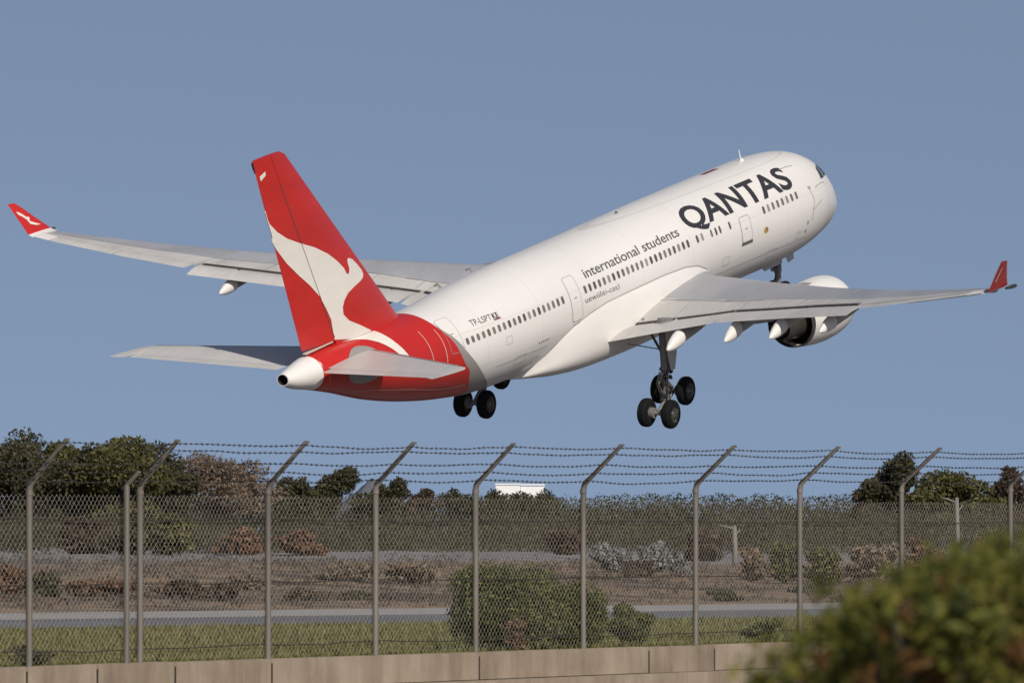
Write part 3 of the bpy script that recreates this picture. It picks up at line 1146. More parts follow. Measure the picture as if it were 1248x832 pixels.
def fus_pt(xa, th, off=0.0):
    zc, h, w = fus(xa)
    n = Vector((math.cos(th) / w, math.sin(th) / h)).normalized()
    return B(xa, w * math.cos(th) + n.x * off, zc + h * math.sin(th) + n.y * off)


def th_of(xa, z):
    zc, h, w = fus(xa)
    return math.asin(max(-1, min(1, (z - zc) / h)))


def fus_rings(xs_, n=112):
    return [[fus_pt(x, 2 * math.pi * k / n) for k in range(n)] for x in xs_]


xsf = [.76, .79, .83, .88, .95, 1.05, 1.2, 1.4] + [1.6 + .2 * i for i in range(28)] + [7.4 + .55 * i for i in range(60)] + [40.4 + .3 * i for i in range(49)]
xsf = [x for x in xsf if x < 54.98] + [55.0]
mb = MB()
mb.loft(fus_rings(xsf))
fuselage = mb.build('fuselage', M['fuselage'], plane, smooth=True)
# tail cone with the exhaust hole of the auxiliary power unit
mb = MB()
rings = fus_rings([55.012] + [55.1 + .2 * i for i in range(11)] + [57.28, 57.30])
mb.loft(rings, 0, False)
rim = rings[-1]
c = sum(rim, Vector()) / len(rim)
inner = [[c + (p - c) * .86 + Vector((d, 0, 0)) for p in rim] for d in (.0, .5)]
mb.loft([rim, inner[0]], 0, False)
mb.loft(inner, 1, False)
mb.add(inner[1], [tuple(range(len(rim)))], 1)
cone = mb.build('tail_cone', [M['white'], M['core']], plane, smooth=True)
smooth_angle(cone, 40)


# ---- marks laid on curved skin: a flat (u, v) figure cut fine and mapped onto the surface
def decal(name, polys, mapper, mat, parent, cut=.25, tris=None):
    bm = bmesh.new()
    for poly in polys:
        vs = [bm.verts.new((u, v, 0)) for u, v in poly]
        for t in tessellate_polygon([[Vector((u, v, 0)) for u, v in poly]]):
            try:
                bm.faces.new([vs[i] for i in t])
            except ValueError:
                pass
    if tris:
        off = [bm.verts.new((p[0], p[1], 0)) for p in tris[0]]
        for t in tris[1]:
            try:
                bm.faces.new([off[i] for i in t])
            except ValueError:
                pass
    if cut:
        us = [v.co.x for v in bm.verts]
        ws = [v.co.y for v in bm.verts]
        for lo, hi, ax in ((min(us), max(us), 0), (min(ws), max(ws), 1)):
            k = math.floor(lo / cut) + 1
            while k * cut < hi:
                co = [0, 0, 0]
                no = [0, 0, 0]
                co[ax] = k * cut
                no[ax] = 1
                bmesh.ops.bisect_plane(bm, geom=bm.verts[:] + bm.edges[:] + bm.faces[:], plane_co=co, plane_no=no, dist=1e-5)
                k += 1
    vs = [mapper(v.co.x, v.co.y) for v in bm.verts]
    bm.verts.index_update()
    fs = [[v.index for v in f.verts] for f in bm.faces]
    bm.free()
    # make every face look outwards from the middle
    out = []
    for f in fs:
        a, b, c = (vs[i] for i in f[:3])
        out.append(tuple(f))
    return mk(name, vs, out, mat, parent)


def stroke(pts, w):
    """polygon of a thick open line"""
    L, R_ = [], []
    for i, p in enumerate(pts):
        a = Vector(pts[max(i - 1, 0)])
        b = Vector(pts[min(i + 1, len(pts) - 1)])
        d = (b - a).normalized()
        n = Vector((-d.y, d.x)) * w / 2
        L.append((p[0] + n.x, p[1] + n.y))
        R_.append((p[0] - n.x, p[1] - n.y))
    return L + R_[::-1]


ARC = 2.85


def side(off=.012):
    return lambda u, v: fus_pt(u, v / ARC, off)


def sz(pts):
    """(distance aft, height) on the starboard skin -> (u, v) of the side mapper"""
    return [(x, th_of(x, z) * ARC) for x, z in pts]


def lines(segs, w):
    return [stroke(s, w) for s in segs]


# cabin windows, one by one
def window(x, z, wd=.25, ht=.40, mat='glass'):
    v0 = th_of(x, z) * ARC
    pts = []
    for k in range(16):
        a = 2 * math.pi * k / 16
        c, s = math.cos(a), math.sin(a)
        pts.append((x + wd / 2 * math.copysign(abs(c) ** .6, c), v0 + ht / 2 * math.copysign(abs(s) ** .6, s)))
    decal('window', [pts], side(.010), M[mat], plane, cut=0)


def window_row(x0, z0, x1, z1, n):
    for k in range(n):
        t = k / (n - 1)
        window(x0 + (x1 - x0) * t, z0 + (z1 - z0) * t)


window_row(44.0, .67, 34.85, .84, 20)
window_row(32.5, .90, 21.53, 1.06, 23)
for x, z in [(20.48, 1.09), (19.95, 1.10), (18.94, 1.09), (18.44, 1.09), (17.99, 1.10), (16.91, 1.10)]:
    window(x, z, .2 if x < 19.5 else .25)
window_row(13.05, 1.16, 9.28, 1.22, 8)


# doors: slightly proud panel with its dark gap
def door(x0, x1, z0, z1, w=.03, mat='line', sill=None):
    v0, v1 = th_of((x0 + x1) / 2, z0) * ARC, th_of((x0 + x1) / 2, z1) * ARC
    r = .18
    ring = []
    for cx, cy, a0 in ((x1 - r, v1 - r, 0), (x0 + r, v1 - r, 90), (x0 + r, v0 + r, 180), (x1 - r, v0 + r, 270)):
        for k in range(5):
            a = math.radians(a0 + 22.5 * k)
            ring.append((cx + r * math.cos(a), cy + r * math.sin(a)))
    d = decal('door', [ring], side(.014), M['fuselage'], plane)
    loop = ring + [ring[0]]
    segs = [stroke([a, b], w) for a, b in zip(loop[:-1], loop[1:])]
    decal('door_gap', segs, side(.022), M[mat], d)
    if sill:
        decal('door_sill', [stroke([(x0 - .05, v0 - .08), (x1 + .05, v0 - .08)], .16)], side(.02), M['letter_soft'], d)
    xm = (x0 + x1) / 2
    decal('door_handle', [stroke([(xm - .12, (v0 + v1) / 2), (xm + .12, (v0 + v1) / 2)], .07)], side(.024), M['line'], d)
    return d


door(33.1, 34.15, -.45, 1.75, .03)
door(14.75, 15.85, -.04, 1.27, .04, 'line', True)
door(44.4, 45.5, .3, 1.9, .025, 'line')
o = decal('door_sign', lines([sz([(34.0, -.62), (33.1, -.62)])], .05), side(), M['line'], plane)


# lettering
def text_mesh(s, bold=0.0, spacing=1.0):
    cu = bpy.data.curves.new('lettering', 'FONT')
    cu.body = s
    cu.size = 1
    cu.offset = bold
    cu.space_character = spacing
    cu.resolution_u = 4
    ob = bpy.data.objects.new('lettering', cu)
    COL.objects.link(ob)
    dg = bpy.context.evaluated_depsgraph_get()
    me = bpy.data.meshes.new_from_object(ob.evaluated_get(dg))
    vs = [(v.co.x, v.co.y) for v in me.vertices]
    fs = [tuple(p.vertices) for p in me.polygons]
    bpy.data.objects.remove(ob)
    bpy.data.curves.remove(cu)
    bpy.data.meshes.remove(me)
    x0, x1 = min(v[0] for v in vs), max(v[0] for v in vs)
    y0, y1 = min(v[1] for v in vs), max(v[1] for v in vs)
    return [((x - x0) / (x1 - x0), (y - y0) / (y1 - y0)) for x, y in vs], fs


def lettering(name, s, xl, xr, vl0, vr0, vl1, vr1, mat, bold=0.0, spacing=1.0, cut=.25):
    """text from xl (aft) to xr (forward) between lower and upper arc heights"""
    vs, fs = text_mesh(s, bold, spacing)
    uv = []
    for x, y in vs:
        a = vl0 + (vr0 - vl0) * x
        b = vl1 + (vr1 - vl1) * x
        uv.append((xl + (xr - xl) * x, a + (b - a) * y))
    return decal(name, [], side(.013), M[mat], plane, cut, (uv, fs))


def arc(x, z):
    return th_of(x, z) * ARC


lettering('airline_name', 'QANTAS', 20.95, 9.1, arc(20.5, 1.53) - .20, arc(10, 1.66) - .30, arc(20.5, 2.60), arc(10, 2.70), 'letter', .027, 1.03)
lettering('slogan_lettering', 'international students', 32.05, 21.95, arc(32, 1.36), arc(22, 1.55), arc(32, 1.80), arc(22, 1.98), 'letter_soft', .008)
lettering('small_lettering', 'uewiiliti-cas)', 32.75, 29.2, arc(32, .16), arc(30, .20), arc(32, .56), arc(30, .54), 'letter_soft', -.004)
lettering('registration', 'TP-LSPT', 43.15, 41.35, arc(43, 1.22), arc(41.4, 1.20), arc(43, 1.50), arc(41.4, 1.46), 'letter_soft', 0)
lettering('registration', 'KE', 41.25, 40.72, arc(41, 1.20), arc(40.7, 1.20), arc(41, 1.47), arc(40.7, 1.44), 'letter', .02)
decal('flag', [sz([(41.25, 1.13), (40.65, 1.12), (40.65, 1.18), (41.25, 1.19)])], side(.016), M['dark_red'], plane)
decal('service_marking', lines([sz([(37.5 - .22 * k, -.80 + .006 * k), (37.5 - .22 * k - .1, -.79)]) for k in range(5)], .09), side(), M['letter_soft'], plane)
cx, cv = 13.17, arc(13.17, .13)
decal('emblem', [[(cx + .26 * math.cos(a), cv + .17 * math.sin(a)) for a in [2 * math.pi * k / 20 for k in range(20)]]], side(.012), M['orange'], plane)
decal('emblem', lines([[(cx - .16, cv - .1), (cx - .05, cv + .12), (cx + .12, cv - .08)]], .07), side(.02), M['letter'], plane)
decal('roof_marking', [[(14.2, 1.62 * ARC), (12.6, 1.62 * ARC), (12.6, 1.74 * ARC), (14.2, 1.74 * ARC)]], side(), M['dark_red'], plane)
decal('panel_line', lines([sz([(9.6, 2.55), (8.6, 2.56), (7.8, 2.5)]), sz([(7.62, 1.25), (7.4, .6), (7.63, .12), (7.7, -.4)]),
                           sz([(7.62, .12), (6.9, .32), (6.4, .45)]), sz([(6.9, 1.2), (6.1, 1.25), (5.4, 1.18)])], .05), side(), M['line'], plane)
decal('static_port', lines([sz([(7.75, 1.32), (7.45, 1.30)]), sz([(8.3, -.35), (8.15, -.55)]), sz([(8.4, -.8), (8.25, -1.0)])], .16), side(), M['line'], plane)
# white trim lines around the red rear fuselage
decal('trim_line', lines([sz([(45.95, 1.62), (45.9, 1.1), (45.9, .4), (45.9, .0)]), sz([(47.1, 1.75), (47.05, 1.1), (47.0, .3)])], .04), side(.016), M['pale_line'], plane)
decal('trim_line', lines([sz([(53.5, .12), (51.0, -.30), (48.5, -.80), (46.0, -1.35), (43.6, -1.62)])], .06), side(.016), M['pale_line'], plane)
# small access hatches on the lower side
for xh, zh, lh, hh in ((11.5, -1.6, .9, .5), (9.0, -1.1, .5, .35), (38.6, -1.5, 1.0, .5), (36.9, -1.9, .6, .4), (40.2, -.2, .5, .4), (17.2, -.9, .7, .45)):
    q = [(xh, th_of(xh, zh) * ARC), (xh + lh, th_of(xh, zh) * ARC), (xh + lh, th_of(xh, zh) * ARC + hh), (xh, th_of(xh, zh) * ARC + hh)]
    decal('access_hatch', [stroke([q[k], q[(k + 1) % 4]], .022) for k in range(4)], side(.011), M['spoiler_line'], plane)
# long skin joint low on the side
decal('skin_joint', lines([sz([(xx, -1.25) for xx in (8, 12, 16, 18.6)]), sz([(xx, -1.15) for xx in (36.5, 39, 41.5)])], .025), side(.010), M['line'], plane)


# cockpit glazing, both sides
def mside(off):
    return lambda u, v: (lambda p: Vector((p.x, -p.y, p.z)))(fus_pt(u, v / ARC, off))


for poly in ([(5.0, 1.36), (5.66, 1.40), (5.42, 1.90), (5.02, 1.95)], [(4.3, 1.34), (4.86, 1.36), (4.88, 1.95), (4.5, 1.95)]):
    q = sz(poly)
    decal('cockpit_window', [q], side(.013), M['cockpit_glass'], plane, .12)
    decal('cockpit_window', [q], mside(.013), M['cockpit_glass'], plane, .12)
# windscreen panes meet on the centre line
for mp_ in (side(.013), mside(.013)):
    decal('cockpit_window', [sz([(3.55, 1.2), (4.1, 1.32), (4.32, 1.92)]) + [(3.75, .46 * math.pi * ARC), (3.2, .46 * math.pi * ARC)]], mp_, M['cockpit_glass'], plane, .12)

# antennas
mb = MB()
t = fus(10.4)[0] + fus(10.4)[1]
mb.tube([B(10.3, 0, t - .08), B(10.35, 0, t + .06), B(10.4, 0, t + .1), B(10.55, 0, t + .62)], [.16, .13, .05, .025], 8)
mb.build('antenna', M['white'], plane)
mb = MB()
x = 24.0
t = fus(x)[0] + fus(x)[1]
mb.loft([[B(x - .25, -.04, t - .06), B(x, .04, t - .06), B(x + .25, 0, t - .06)], [B(x + .1, -.02, t + .12), B(x + .2, .02, t + .12), B(x + .3, 0, t + .12)]])
mb.build('antenna', M['letter_soft'], plane)
mb = MB()
for x in (36.8, 40.0):
    p = fus_pt(x, 2.05, 0)
    p2 = fus_pt(x + .15, 2.05, .22)
    mb.tube([p, p2, p2 + B(x + .3, 0, 0) - B(x, 0, 0)], [.07, .06, .05], 8)
mb.build('wing_lamp', M['metal'], plane)


# ---- fin
FIN_LE = [(2.0, 46.2), (2.5, 46.65), (12.15, 55.9), (12.36, 56.35)]
FIN_TE = [(2.0, 55.27), (2.37, 55.42), (12.36, 58.82)]
HINGE = [(2.0, 52.6), (2.58, 52.85), (10.82, 56.64), (12.36, 57.35)]


def fin_half(xa, z):
    le = lerp([p[0] for p in FIN_LE], [p[1] for p in FIN_LE], z)
    te = lerp([p[0] for p in FIN_TE], [p[1] for p in FIN_TE], z)
    s = min(max((xa - le) / (te - le), 0), 1)
    t = .105 - .012 * (z - 2) / 10
    return max(t / .2 * (te - le) * (.2969 * math.sqrt(s) - .126 * s - .3516 * s * s + .2843 * s**3 - .1036 * s**4), 0.004)


def fin_panel(name, s0f, s1f, zs, mat):
    mb = MB()
    rings = []
    for z in zs:
        le = lerp([p[0] for p in FIN_LE], [p[1] for p in FIN_LE], z)
        te = lerp([p[0] for p in FIN_TE], [p[1] for p in FIN_TE], z)
        hg = lerp([p[0] for p in HINGE], [p[1] for p in HINGE], z)
        a, b = s0f(le, hg, te), s1f(le, hg, te)
        n = 18
        ts = [(.5 - .5 * math.cos(math.pi * k / n)) for k in range(n + 1)]
        up = [B(a + (b - a) * t, fin_half(a + (b - a) * t, z), z) for t in ts]
        dn = [B(a + (b - a) * t, -fin_half(a + (b - a) * t, z), z) for t in reversed(ts)]
        rings.append(up + dn)
    mb.loft(rings)
    o = mb.build(name, mat, plane)
    return smooth_angle(o, 30)


zs = [1.9 + .35 * i for i in range(30)] + [12.15, 12.26, 12.33, 12.36]
fin = fin_panel('vertical_fin', lambda l, h, t: l, lambda l, h, t: h - .012, zs, M['red'])
zs = [2.46 + .33 * i for i in range(30)] + [12.15, 12.30, 12.36]
rudder = fin_panel('rudder', lambda l, h, t: h + .012, lambda l, h, t: t, zs, M['red'])
roo_up = [(57.99, 9.75), (57.64, 9.1), (57.06, 8.59), (56.3, 8.13), (55.37, 7.74), (54.12, 7.28), (53.03, 6.75), (52.26, 6.24), (51.72, 5.79), (51.52, 5.47),
          (51.38, 5.42), (51.27, 5.5), (51.23, 5.69), (51.31, 5.93), (51.33, 6.1), (51.22, 6.17), (51.08, 6.15), (50.79, 6.03), (50.33, 5.68), (49.97, 5.34), (49.89, 5.12), (50.0, 4.97), (50.25, 4.88), (50.94, 4.72), (51.53, 4.53),
          (51.89, 4.25), (52.06, 3.94), (52.04, 3.58), (51.61, 3.2), (50.66, 2.77), (49.75, 2.32), (49.75, 2.27)]
roo_lo = [(52.85, 2.50), (52.97, 2.99), (53.07, 3.54), (53.43, 4.14), (53.91, 4.84), (54.65, 5.52), (55.55, 6.22), (56.44, 6.97), (57.16, 7.75), (57.52, 8.2)]


def fin_map(sg, off=.014):
    return lambda u, v: B(u, sg * (fin_half(u, v) + off), v)


te_pt = lambda z: (lerp([p[0] for p in FIN_TE], [p[1] for p in FIN_TE], z) - .02, z)
roo = [te_pt(9.8)] + roo_up + [(51.5, 2.26)] + roo_lo + [te_pt(8.45)]
decal('tail_emblem', [roo], fin_map(1), M['emblem'], fin, .5)
decal('tail_emblem', [roo], fin_map(-1), M['emblem'], fin, .5)
leg_u = [(49.75, 2.262), (49.49, 2.235), (49.41, 2.02), (49.24, 1.66), (48.92, 1.14), (48.65, .65), (48.60, .45)]
leg_l = [(48.85, .62), (49.32, .97), (49.78, 1.49), (50.26, 1.86), (50.77, 2.09), (51.4, 2.20), (52.7, 2.262)]
decal('tail_emblem', [sz(leg_u + leg_l)], side(.016), M['emblem'], plane)
decal('hinge_line', [stroke([(56.64, 10.82), (54.7, 6.6), (52.85, 2.6)], .035)], fin_map(1, .022), M['letter_soft'], rudder, .5)
decal('fin_sticker', [[(58.3, 11.5), (57.85, 11.68), (57.82, 11.48), (58.22, 11.26)]], fin_map(1, .02), M['emblem'], rudder, 0)
mb = MB()
mb.tube([B(58.82, 0, 12.25), B(58.74, 0, 12.0), B(58.62, 0, 11.7)], [.05, .055, .02], 8)
mb.build('static_wick', M['core'], rudder)
# pale sealing strip at the foot of the rudder
mb = MB()
mb.loft([[B(53.0, .28, 2.40), B(53.0, .28, 2.46), B(53.0, -.28, 2.46), B(53.0, -.28, 2.40)], [B(55.2, .10, 2.24), B(55.2, .10, 2.30), B(55.2, -.10, 2.30), B(55.2, -.10, 2.24)]])
mb.build('rudder_seal', M['pale_line'], plane)

# grey sealing plate round the tailplane root
pl = [(52.0 + 1.38 * math.cos(a), 1.13 + .88 * math.sin(a)) for a in [2 * math.pi * k / 40 for k in range(40)]]
decal('tailplane_seal', [sz(pl)], side(.018), M['grey'], plane)
decal('tailplane_seal', [sz(pl)], mside(.018), M['grey'], plane)


# ---- tailplane
def airfoil(n=16):
    ts = [(.5 - .5 * math.cos(math.pi * k / n)) for k in range(n + 1)]
    yt = lambda s: 5 * (.2969 * math.sqrt(s) - .126 * s - .3516 * s * s + .2843 * s**3 - .1036 * s**4)
    return [(s, yt(s)) for s in ts] + [(s, -yt(s)) for s in reversed(ts[1:-1])]


def surface(name, stations, mat, parent, mirror, s0=0, s1=1, ang=30):
    """stations: (y, xle, zle, xte, zte, thickness)"""
    mb = MB()
    rings = []
    af = airfoil()
    for y, xl, zl, xt, zt, th in stations:
        r = []
        for s, q in af:
            r.append(B(xl + (xt - xl) * s, y * mirror, zl + (zt - zl) * s + q * th))
        rings.append(r)
    mb.loft(rings)
    return smooth_angle(mb.build(name, mat, parent), ang)


for mir in (1, -1):
    zt_ = lambda y: 1.42 + .083 * (y - 1.2)
    st = []
    for y in (.6, 1.2, 3, 5, 7, 8.44):
        le = 50.55 + (y - 1.2) * .588
        st.append((y, le, zt_(y) + .06, 54.75 + (y - 1.2) * .285, zt_(y) + .12, (.105 * (5.2 - .4 * y))))
    root_hs = surface('tailplane', st, M['wing_pale'], plane, mir)
    st2 = [(y, xl - .05, zl, xl + (xt - xl) * .16, zl + .004, th * .8) for y, xl, zl, xt, zt2, th in st]
    mbl = MB()
    rings = []
    for y, xl, zl, xt, zt2, th in st:
        r = []
        for k in range(9):
            s = .15 * (1 - k / 8) ** 2
            q = 5 * (.2969 * math.sqrt(s) - .126 * s - .3516 * s * s + .2843 * s**3 - .1036 * s**4)
            r.append((s, q))
        full = r + [(s, -q) for s, q in reversed(r[:-1])]
        rings.append([B(xl + (xt - xl) * s - .012 * (1 - s / .15), y * mir, zl + (zt2 - zl) * s + q * th + (.012 if q > 0 else -.012 if q < 0 else 0)) for s, q in full])
    mbl.loft(rings, 0, True, False)
    smooth_angle(mbl.build('leading_edge', M['metal'], root_hs), 40)
    surface('tailplane_tip', [(8.46, 54.82, zt_(8.46) + .06, 58.05, zt_(8.46) + .22, .16), (8.8, 55.03, zt_(8.8) + .06, 58.35, zt_(8.8) + .24, .13),
                              (9.02, 55.5, zt_(9) + .08, 58.5, zt_(9) + .26, .05)], M['wing_pale'], root_hs, mir)
    st = []
    for y in (1.25, 3, 5, 7, 8.40):
        x0 = 54.77 + (y - 1.2) * .285
        x1 = 55.75 + (y - 1.2) * .256
        st.append((y, x0 + .01, zt_(y) + .12, x1, zt_(y) + .13, .035))
    surface('elevator', st, M['flap'], root_hs, mir)

# ---- wing-body fairing
FAX = [16.6, 17.6, 18.8, 19.65, 20.8, 22.2, 24.4, 27, 30.5, 32.3, 33.9, 35.0, 35.9, 36.6, 37.2]
FAT = [-2.3, -1.75, -1.15, -.67, -.25, -.05, 0, -.05, -.14, -.36, -.67, -1.08, -1.6, -2.1, -2.6]
FAB = [-2.83, -2.9, -3.05, -3.18, -3.32, -3.45, -3.52, -3.55, -3.52, -3.45, -3.32, -3.2, -3.06, -2.95, -2.86]
FAW = [.9, 1.9, 2.6, 2.86, 3.0, 3.1, 3.15, 3.16, 3.12, 3.05, 2.9, 2.66, 2.25, 1.7, .8]


def fairing_ring(x):
    zt, zb_, wf = pchip(FAX, FAT, x), pchip(FAX, FAB, x), pchip(FAX, FAW, x)
    zc, h, w = fus(x)
    th = math.asin(max(-1, min(1, (zt - zc) / h)))
    y0 = w * math.cos(th) - .03
    wf = max(wf, y0 * .98)
    zm = zt - .52 * (zt - zb_)
    pts = []
    # upper flank
    for k in range(9):
        t = k / 8
        pts.append((y0 + (wf - y0) * math.sin(t * math.pi / 2) ** .8, zt + (zm - zt) * t))
    for k in range(1, 13):
        a = k / 12 * math.pi / 2
        pts.append((wf * math.cos(a) ** .62 if k < 12 else 0, zm + (zb_ - zm) * math.sin(a) ** .85))
    return [B(x, p[0], p[1]) for p in pts] + [B(x, -p[0], p[1]) for p in reversed(pts[:-1])]


mb = MB()
xx = 16.7
rs = []
while xx < 37.15:
    rs.append(fairing_ring(xx))
    xx += .3
mb.loft(rs)
fair = smooth_angle(mb.build('belly_fairing', M['white'], plane), 50)
# dark joint where the fairing meets the fuselage
jl = sz([(x, z + .02) for x, z in zip(FAX[3:-1], FAT[3:-1])])
fine = []
for (a, b) in zip(jl[:-1], jl[1:]):
    for k in range(4):
        fine.append((a[0] + (b[0] - a[0]) * k / 4, a[1] + (b[1] - a[1]) * k / 4))
decal('fairing_joint', lines([fine], .032), side(.018), M['line'], fair)

# ---- wings
YS = [2.0, 2.9, 4.2, 5.6, 7.2, 8.8, 9.4, 11, 13, 15, 17, 19.1]
YO = [19.14, 21, 23, 25, 26.4, 27.2]
cr_y = [2, 3, 6, 9.4, 12, 14, 17, 19, 22, 25, 27]
cr_z = [-.78, -.66, -.36, -.02, .32, .57, 1.03, 1.37, 1.9, 2.5, 2.92]


def w_le(y): return 20.1 + .625 * (y - 2.9) - (.9 * max(0, (3.6 - y)) ** 1.3)
def w_crest(y): return lerp(cr_y, cr_z, y)
def w_gap_x(y): return lerp([2, 2.9, 9, 11.3, 15.8, 19.14], [28.1, 28.2, 28.55, 29.75, 32.1, 33.95], y)
def w_gap_z(y): return lerp([2, 2.9, 8.5, 12, 15.8, 19.14], [-1.88, -1.70, -.70, .0, .79, 1.45], y)
def w_te_x(y): return lerp([2, 2.9, 9.3, 14, 19.14], [31.2, 31.2, 31.1, 33.25, 35.7], y)
def w_te_z(y): return lerp([2, 2.9, 5.4, 9.3, 14, 19.14], [-2.28, -2.1, -1.55, -.72, .2, 1.17], y)
def o_te_x(y): return lerp([19.1, 22.3, 26, 27.4], [35.45, 36.4, 37.25, 37.3], y)
def o_te_z(y): return lerp([19.1, 22.3, 26, 27.4], [1.42, 2.06, 2.82, 3.08], y)


def wing_ring(y, xg, zg, tg, mir):
    """section from the leading edge to the cut at xg; upper skin ends at height zg, tg thick there"""
    xl = w_le(y)
    ch = w_te_x(y) - xl if y < 19.12 else o_te_x(y) - xl
    zcst = w_crest(y)
    th = ch * (.135 if y < 4 else .135 - .03 * min((y - 4) / 10, 1))
    zl = zcst - .21 * th
    zlow = zl - .62 * th
    L = xg - xl
    up = []
    for k in range(25):
        t = (k / 24) ** 2
        x = t
        # rise to the crest at 18 % then fall to zg
        if x < .16:
            q = x / .16
            z = zl + (zcst + .02 * th - zl) * math.sqrt(max(0, 1 - (1 - q) ** 2))
        else:
            q = (x - .16) / .84
            z = (zcst + .02 * th) + (zg - zcst - .02 * th) * (.35 * q + .65 * q * q)
        up.append((xl + L * x, z))
    lo = []
    for k in range(1, 25):
        t = (k / 24) ** 2
        x = t
        if x < .3:
            q = x / .3
            z = zl + (zlow - zl) * math.sqrt(max(0, 1 - (1 - q) ** 2))
        else:
            q = (x - .3) / .7
            z = zlow + (zg - tg - zlow) * (.25 * q + .75 * q * q)
        lo.append((xl + L * x, z))
    return [B(x, y * mir, z) for x, z in up] + [B(x, y * mir, z) for x, z in reversed(lo)]


def fill(ys, n):
    out = []
    for a, b in zip(ys[:-1], ys[1:]):
        out += [a + (b - a) * k / n for k in range(n)]
    return out + [ys[-1]]


for mir in (1, -1):
    mb = MB()
    rings = [wing_ring(y, w_gap_x(y), w_gap_z(y), .14 + .012 * (19 - y), mir) for y in fill(YS, 3)]
    mb.loft(rings)
    nI = len(mb.f)
    rings = [wing_ring(y, o_te_x(y) - .95 + .012 * (y - 19), o_te_z(y) + .045, .10, mir) for y in fill(YO, 3)]
    mb.loft(rings)
    nr = len(rings[0])
    # paler rear panels on top: everything aft of the rear spar line
    wing = mk('wing', mb.v, mb.f, [M['wing_top'], M['flap'], M['under']], plane)
    for p in wing.data.polygons:
        c = p.center
        xa, ys = 29 - c.x, abs(c.y)
        spar = lerp([2.9, 8.5, 12, 19.1, 27], [25.3, 27.35, 28.7, 32.75, 36.0], ys)
        nz_ = p.normal.z
        if xa > spar:
            p.material_index = 1
        k = (p.index % nr) if len(p.vertices) == 4 else 0
        if 25 <= k <= 46 and xa <= spar:
            p.material_index = 2
    smooth_angle(wing, 40)

    # panel joint along the rear spar
    def wtop(u, v, off=.03):
        y = v
        xl, xg, zg = w_le(y), w_gap_x(y), w_gap_z(y)
        if y > 19.12: xg, zg = o_te_x(y) - .95 + .012 * (y - 19), o_te_z(y) + .045
        x = (u - xl) / (xg - xl)
        q = max((x - .16) / .84, 0)
        zc_ = w_crest(y) + .02 * (w_te_x(y) - xl) * .11
        return zc_ + (zg - zc_) * (.35 * q + .65 * q * q) + off
    spx = lambda y: lerp([2.9, 8.5, 12, 19.1, 27], [25.3, 27.35, 28.7, 32.75, 36.0], y)
    ln = [(spx(y), y) for y in fill(YS[1:] + YO[1:-1], 2)]
    mbj = MB()
    for (a, ya), (b, yb) in zip(ln[:-1], ln[1:]):
        mbj.add([B(a, ya * mir, wtop(a, ya)), B(a + .05, ya * mir, wtop(a + .05, ya)), B(b + .05, yb * mir, wtop(b + .05, yb)), B(b, yb * mir, wtop(b, yb))], [(0, 1, 2, 3)])
    # spoiler ends
    for y in (5.4, 8.9, 9.5, 11.7, 14.0, 16.3, 18.5):
        a, b = spx(y), w_gap_x(y) - .02
        mbj.add([B(a, (y - .015) * mir, wtop(a, y)), B(a, (y + .015) * mir, wtop(a, y)), B(b, (y + .015) * mir, wtop(b, y)), B(b, (y - .015) * mir, wtop(b, y))], [(0, 1, 2, 3)])
    mbj.build('spoiler_joint', M['spoiler_line'], wing)

    # flaps: inboard and outboard, drooped behind the gap
    for y0, y1 in ((3.0, 9.05), (9.25, 19.05)):
        mb = MB()
        rings = []
        for y in [y0 + (y1 - y0) * k / 14 for k in range(15)]:
            xg, zg = w_gap_x(y) + .10, w_gap_z(y) - .16
            xt, zt = w_te_x(y), w_te_z(y)
            th = .13
            r = []
            for s, q in airfoil(12):
                bulge = .10 * math.sin(math.pi * s)
                r.append(B(xg + (xt - xg) * s, y * mir, zg + (zt - zg) * s + bulge + q * th * (1 if q > 0 else 1.2)))
            rings.append(r)
        mb.loft(rings)
        fp = smooth_angle(mb.build('flap', M['flap'], wing), 40)
        # dark slot in front of the flap and its hinge fittings
        mb = MB()
        for (ya, yb) in zip([y0 + (y1 - y0) * k / 8 for k in range(8)], [y0 + (y1 - y0) * k / 8 for k in range(1, 9)]):
            mb.add([B(w_gap_x(ya) - .02, ya * mir, w_gap_z(ya) - .035), B(w_gap_x(ya) + .5, ya * mir, w_gap_z(ya) - .19),
                    B(w_gap_x(yb) + .5, yb * mir, w_gap_z(yb) - .19), B(w_gap_x(yb) - .02, yb * mir, w_gap_z(yb) - .035)], [(0, 1, 2, 3)])
        mb.build('flap_slot', M['dark_gap'], wing)
        mb = MB()
        for y in ([4.6, 7.9] if y0 < 5 else [10.4, 13.0, 15.2, 17.3]):
            mb.box(B(w_gap_x(y) + .34, y * mir, w_gap_z(y) - .10), (.5, .16, .10))
        mb.build('flap_hinge', M['gear_dark'], wing)
    # ailerons
    for y0, y1 in ((19.3, 22.9), (22.98, 26.3)):
        mb = MB()
        rings = []
        for y in [y0 + (y1 - y0) * k / 6 for k in range(7)]:
            xg = o_te_x(y) - .93 + .012 * (y - 19)
            rings.append([B(xg + (o_te_x(y) - xg) * s, y * mir, o_te_z(y) + .0 + (1 - s) * .0 + q * .045) for s, q in airfoil(10)])
        mb.loft(rings)
        smooth_angle(mb.build('aileron', M['flap'], wing), 40)
    # fixed tip behind the last aileron
    mb = MB()
    rings = []
    for y in (26.36, 26.8, 27.22):
        xg = o_te_x(y) - .96
        rings.append([B(xg + (o_te_x(y) - xg) * s, y * mir, o_te_z(y) + q * .05) for s, q in airfoil(10)])
    mb.loft(rings)
    smooth_angle(mb.build('wing_tip', M['white'], wing), 40)

    # winglet: base section turned up into a swept blade
    mb = MB()
    rings = []
